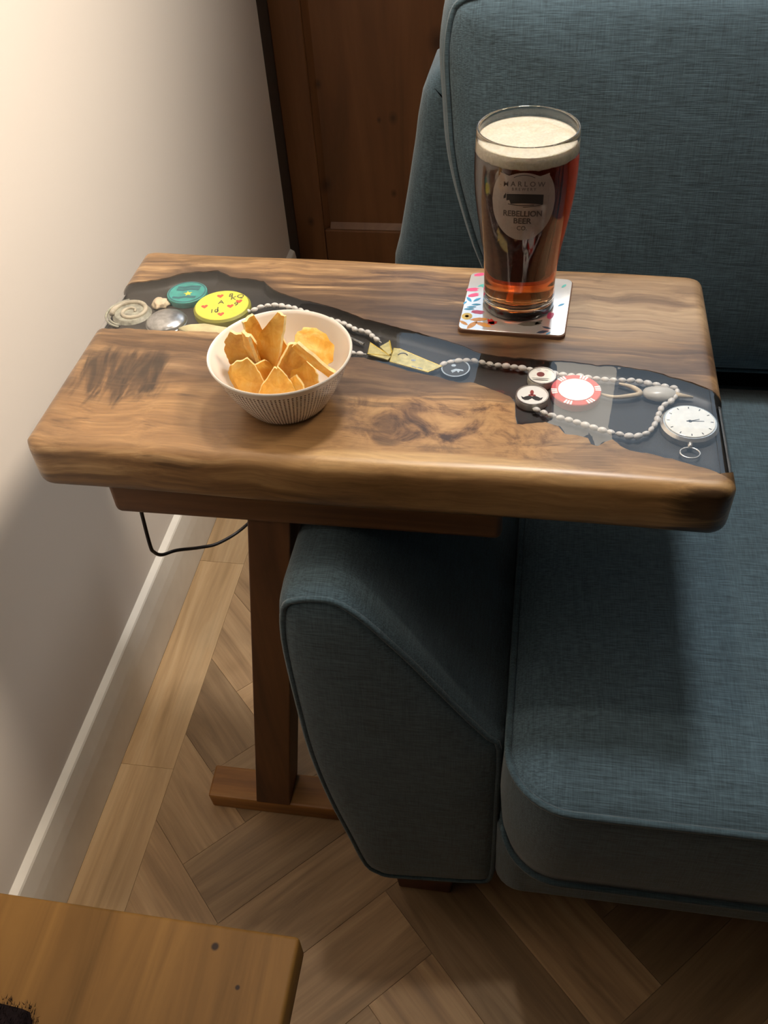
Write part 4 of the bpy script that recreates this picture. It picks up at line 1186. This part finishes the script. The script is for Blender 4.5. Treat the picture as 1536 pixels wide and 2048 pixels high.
def crisp(A, B, w, spin, curl, label, seed, th=0.0014, taper=0.0):
    A, B = Vector(A), Vector(B)
    ax = (B - A); L = ax.length; ax.normalize(); mid = (A + B) / 2
    side = ax.cross(VIEW).normalized()
    nrm = side.cross(ax).normalized()
    q = Matrix.Rotation(math.radians(spin), 3, ax)
    side = q @ side; nrm = q @ nrm
    nu, nv = 16, 9
    PROF = {'shard': (0.30, 0.62, 0.95, 1.0, 0.62, 0.30), 'slab': (0.62, 0.95, 1.0, 0.95, 0.85, 0.55), 'point': (0.10, 0.45, 0.75, 0.95, 1.0, 0.9), 'strip': (0.75, 0.95, 1.0, 1.0, 0.9, 0.8), 'oval': (0.35, 0.85, 1.0, 1.0, 0.85, 0.4)}[taper]
    top = []; bot = []
    for i in range(nu + 1):
        u = -1 + 2 * i / nu
        q5 = (u + 1) / 2 * 5
        k5 = min(int(q5), 4)
        wid = PROF[k5] + (PROF[k5 + 1] - PROF[k5]) * (q5 - k5)
        lean = 0.16 * noise.noise(Vector((seed * 3.7, 1.3, 0))) * u
        for j in range(nv + 1):
            v_ = -1 + 2 * j / nv
            wob = 1 + 0.10 * noise.noise(Vector((u * 3.0, v_ * 0.6, seed))) + 0.08 * noise.noise(Vector((u * 9, v_, seed + 3)))
            lx = u * L / 2 * (1 + 0.07 * noise.noise(Vector((v_ * 1.6, seed, 1)))) 
            ly = (v_ * wid * wob + lean) * w / 2
            h = -curl * (v_ * wid) ** 2 * w * 0.30 + 0.0016 * noise.noise(Vector((u * 1.7, v_ * 1.6, seed + 7))) + 0.10 * curl * L * (u * u)
            p = ax * lx + side * ly + nrm * h
            top.append(p + nrm * th / 2); bot.append(p - nrm * th / 2)
    V = [tuple(p) for p in top + bot]; F = []
    N = len(top); k = nv + 1
    for i in range(nu):
        for j in range(nv):
            F.append((i * k + j, i * k + j + 1, (i + 1) * k + j + 1, (i + 1) * k + j))
            F.append((N + i * k + j, N + (i + 1) * k + j, N + (i + 1) * k + j + 1, N + i * k + j + 1))
    for i in range(nu):
        for j in (0, nv):
            F.append((i * k + j, (i + 1) * k + j, N + (i + 1) * k + j, N + i * k + j))
    for j in range(nv):
        for i in (0, nu):
            F.append((i * k + j, i * k + j + 1, N + i * k + j + 1, N + i * k + j))
    o = mesh('crisp', V, F, [M['crisp'], M['crispedge']], None, True, 60)
    for p in o.data.polygons[2 * nu * nv:]: p.material_index = 1
    o.location = mid
    tag(o, label, 'crisp', 'potato crisps in the white bowl')
    return o
CR = [
 ((-0.1960, 0.5985, 0.7530), (-0.2130, 0.5900, 0.6980), 0.026, 40, 0.55, 'tallest folded golden crisp standing up in the middle of the bowl', 1, 'shard'),
 ((-0.2310, 0.5965, 0.7350), (-0.2350, 0.6020, 0.6950), 0.028, 18, 0.15, 'broad yellow crisp standing at the left with its flat face showing', 2, 'slab'),
 ((-0.2235, 0.6010, 0.7460), (-0.2225, 0.6140, 0.7000), 0.015, -30, 0.35, 'narrow upright crisp second tallest, left of the tallest one', 3, 'strip'),
 ((-0.2228, 0.5870, 0.7410), (-0.2200, 0.5960, 0.7050), 0.014, 70, 0.25, 'pale narrow crisp leaning edge-on before the second tallest', 4, 'strip'),
 ((-0.2255, 0.5720, 0.7260), (-0.2150, 0.5680, 0.6900), 0.022, 12, 0.25, 'pale crisp at the front left touching the near rim', 5, 'slab'),
 ((-0.1962, 0.5680, 0.7240), (-0.1965, 0.5640, 0.6890), 0.031, 0, 0.10, 'bright yellow triangular crisp at the front rim of the bowl', 6, 'point'),
 ((-0.1840, 0.5860, 0.7340), (-0.1945, 0.5860, 0.6900), 0.027, -22, 0.35, 'broad orange crisp facing forward right of the tallest one', 7, 'shard'),
 ((-0.1815, 0.5820, 0.7370), (-0.1540, 0.5800, 0.7110), 0.014, 66, 0.25, 'long pale crisp sloping down edge-on to the right rim', 8, 'strip'),
 ((-0.1890, 0.6220, 0.7220), (-0.1640, 0.6080, 0.6990), 0.030, -15, 0.20, 'large brownish crisp lying against the far right wall of the bowl', 9, 'oval'),
 ((-0.1800, 0.5900, 0.7160), (-0.1740, 0.5780, 0.6860), 0.024, 24, 0.45, 'curled orange crisp low at the right under the sloping one', 10, 'oval'),
 ((-0.2330, 0.5900, 0.7110), (-0.2250, 0.5830, 0.6860), 0.028, 22, 0.10, 'dull golden crisp low against the left wall of the bowl', 11, 'slab'),
 ((-0.1845, 0.5730, 0.7120), (-0.1770, 0.5690, 0.7010), 0.009, 35, 0.55, 'small curled reddish crisp low near the front right rim', 12, 'strip'),
 ((-0.2170, 0.5830, 0.7150), (-0.2090, 0.5810, 0.6880), 0.024, -12, 0.30, 'pale cream crisp low in the middle left behind the triangular one', 13, 'slab'),
 ((-0.2120, 0.6160, 0.7260), (-0.2120, 0.6120, 0.6860), 0.026, 14, 0.30, 'shaded crisp upright at the back of the bowl', 14, 'slab'),
 ((-0.1950, 0.6060, 0.7000), (-0.1980, 0.5800, 0.6850), 0.040, 0, 0.10, 'flat crisp at the bottom of the bowl under all the others', 15, 'oval'),
]
for A, B, w, spin, curl, lab, seed, tap in CR:
    crisp(A, B, w, spin, curl, lab, seed, 0.0026, tap)

# ------------------------------------------------------------------ LAMP on the cupboard (seen only as a bright streak in the resin and coaster)
lamp = thing('table_lamp', 'slim lit paper column lamp standing on the pine cupboard', 'lamp', (0.16, 2.04, 1.15))
t = NT('lit paper shade'); t.n.remove(t.b); e = t.add('ShaderNodeEmission'); e.inputs[0].default_value = (1.0, 0.93, 0.82, 1); e.inputs[1].default_value = 4.6; t.link(e.outputs[0], t.out.inputs[0]); M['shade'] = t.m
V, F = lathe([(0.076, 1.30), (0.078, 1.32), (0.078, 1.86), (0.076, 1.88), (0.072, 1.86), (0.072, 1.32), (0.076, 1.30)], (0.16, 2.04, 0), 32)
mesh('lamp_shade', V, F, M['shade'], lamp, True, 50)
V, F = lathe([(0.055, 1.151), (0.055, 1.165), (0.012, 1.172), (0.008, 1.20), (0.008, 1.40)], (0.16, 2.04, 0), 24, True, True)
mesh('base', V, F, M['silver'], lamp, True, 40)

# ------------------------------------------------------------------ CABLE
path = crsp([(-0.352, 0.640, 0.5700), (-0.372, 0.655, 0.561), (-0.410, 0.680, 0.500), (-0.4340, 0.703, 0.430), (-0.44, 0.7084, 0.3968), (-0.44, 0.7028, 0.3459), (-0.44, 0.7062, 0.3295), (-0.4365, 0.7160, 0.3140), (-0.4250, 0.7330, 0.3050), (-0.41, 0.7671, 0.2752), (-0.39, 0.7872, 0.2656), (-0.36, 0.821, 0.2696), (-0.30, 0.84, 0.34), (-0.255, 0.815, 0.48), (-0.250, 0.76, 0.5700)], 6)
V, F = tube(path, 0.0023, 8)
cable = mesh('power_cable', V, F, flat('dark grey cable', '2C2726', 0.45), None, True)
tag(cable, 'thin black cable drooping below the side table beside the white wall', 'cable')

# ------------------------------------------------------------------ COFFEE TABLE (near left corner)
ct = thing('coffee_table', 'light oak table corner at the bottom left with a small dark knot', 'table', (-0.50, -0.05, 0))
def oak_top():
    t = NT('knotty light oak')
    v = t.coords(scale=(30, 3, 30)); n1 = t.noise(v, 1, 5, 0.6, 0.8)
    c = t.ramp(n1, [(0.28, lin('644618')), (0.5, lin('7E5A28')), (0.72, lin('8E6832'))])
    tc = t.add('ShaderNodeTexCoord')
    for kx, ky, kr in ((-0.1985, 0.223, 0.0036), (-0.1744, 0.1977, 0.0022)):
        d = t.add('ShaderNodeVectorMath', operation='DISTANCE'); d.inputs[1].default_value = (kx, ky, 0.45); t.link(tc.outputs['Object'], d.inputs[0])
        c = t.mix(t.math('MULTIPLY', t.math('SUBTRACT', 1.0, t.math('DIVIDE', d.outputs['Value'], kr), clamp=True), 2.2, clamp=True), c, lin('2E1C10'))
    t.color(c); t.set(Roughness=0.6); t.b.inputs['Specular IOR Level'].default_value = 0.3; t.bump(n1, 0.06, 0.0006)
    return t.m
M['oaktop'] = oak_top()
CT0, CT1 = -0.95, -0.1365
bx = [(-0.53, -0.80), (-0.1350, -0.80), (-0.1370, 0.2385), (-0.53, 0.2420)]
V, F = box8([(x, y, 0.418) for x, y in bx] + [(x, y, 0.45) for x, y in bx], 0.0035, 3)
mesh('tabletop', V, F, M['oaktop'], ct, True, 40)
for x, y in ((-0.50, 0.10), (-0.28, 0.10), (-0.50, -0.76), (-0.28, -0.76)):
    V, F = box(x, x + 0.05, y, y + 0.05, 0, 0.419, 0.003); mesh('leg', V, F, M['oak'], ct)
V, F = box(-0.455, -0.275, 0.115, 0.135, 0.35, 0.419, 0.002); mesh('apron', V, F, M['oak'], ct)

# dark fuzzy cloth on it
def fuzz():
    t = NT('dark brown fleece'); t.color(t.ramp(t.noise(t.coords(), 160, 3), [(0.3, lin('140F11')), (0.7, lin('231A1C'))])); t.set(Roughness=0.95)
    t.b.inputs['Specular IOR Level'].default_value = 0.1
    V = []; F = []
    x0, x1, y0, y1 = -0.46, -0.2830, -0.02, 0.1720
    nx = ny = 26
    for i in range(nx + 1):
        for j in range(ny + 1):
            u, w = i / nx, j / ny
            x = x0 + (x1 - x0) * u; y = y0 + (y1 - y0) * w - 0.012 * u
            e = min(u, 1 - u, w, 1 - w)
            z = 0.4512 + 0.016 * min(1, (e / 0.12)) ** 0.5 + 0.002 * noise.noise(Vector((x * 60, y * 60, 0)))
            cr = max(0, (u - 0.80) / 0.20) * max(0, (w - 0.80) / 0.20)
            V.append((x - 0.020 * cr, y - 0.020 * cr, z))
    k = ny + 1
    for i in range(nx):
        for j in range(ny):
            F.append((i * k + j, (i + 1) * k + j, (i + 1) * k + j + 1, i * k + j + 1))
    N = len(V)
    V += [(x, y, 0.4506) for x, y, z in V[:N]]
    for i in range(nx):
        for j in range(ny):
            F.append((N + i * k + j, N + i * k + j + 1, N + (i + 1) * k + j + 1, N + (i + 1) * k + j))
    bd = [i * k for i in range(nx + 1)] + [nx * k + j for j in range(1, ny + 1)] + [i * k + ny for i in range(nx - 1, -1, -1)] + [j for j in range(ny - 1, 0, -1)]
    for a, b_ in zip(bd, bd[1:] + bd[:1]):
        F.append((a, b_, N + b_, N + a))
    o = mesh('fleece_throw', V, F, t.m, None, True)
    tag(o, 'dark brown fuzzy fleece on the light oak table in the bottom left corner', 'throw')
    # pile
    PV = []; PF = []
    r2 = random.Random(3)
    for q in range(16000):
        p = Vector(V[r2.randrange(N)]) + Vector((r2.uniform(-1, 1) * 0.004, r2.uniform(-1, 1) * 0.004, 0))
        if p.x < -0.40 or p.y < 0.08: continue
        out = Vector((r2.uniform(-1, 1) + (1.2 if p.x > -0.30 else 0), r2.uniform(-1, 1) + (1.2 if p.y > 0.150 else 0), r2.uniform(0.4, 1.4))).normalized()
        l = r2.uniform(0.002, 0.0045)
        s = out.cross(Vector((r2.uniform(-1, 1), r2.uniform(-1, 1), 0.3))).normalized() * 0.00035
        b0 = len(PV)
        PV += [tuple(p - s), tuple(p + s), tuple(p + out * l)]
        PF.append((b0, b0 + 1, b0 + 2))
    f = mesh('pile', PV, PF, t.m, o); f['kind'] = 'stuff'
fuzz()
bpy.context.view_layer.update()
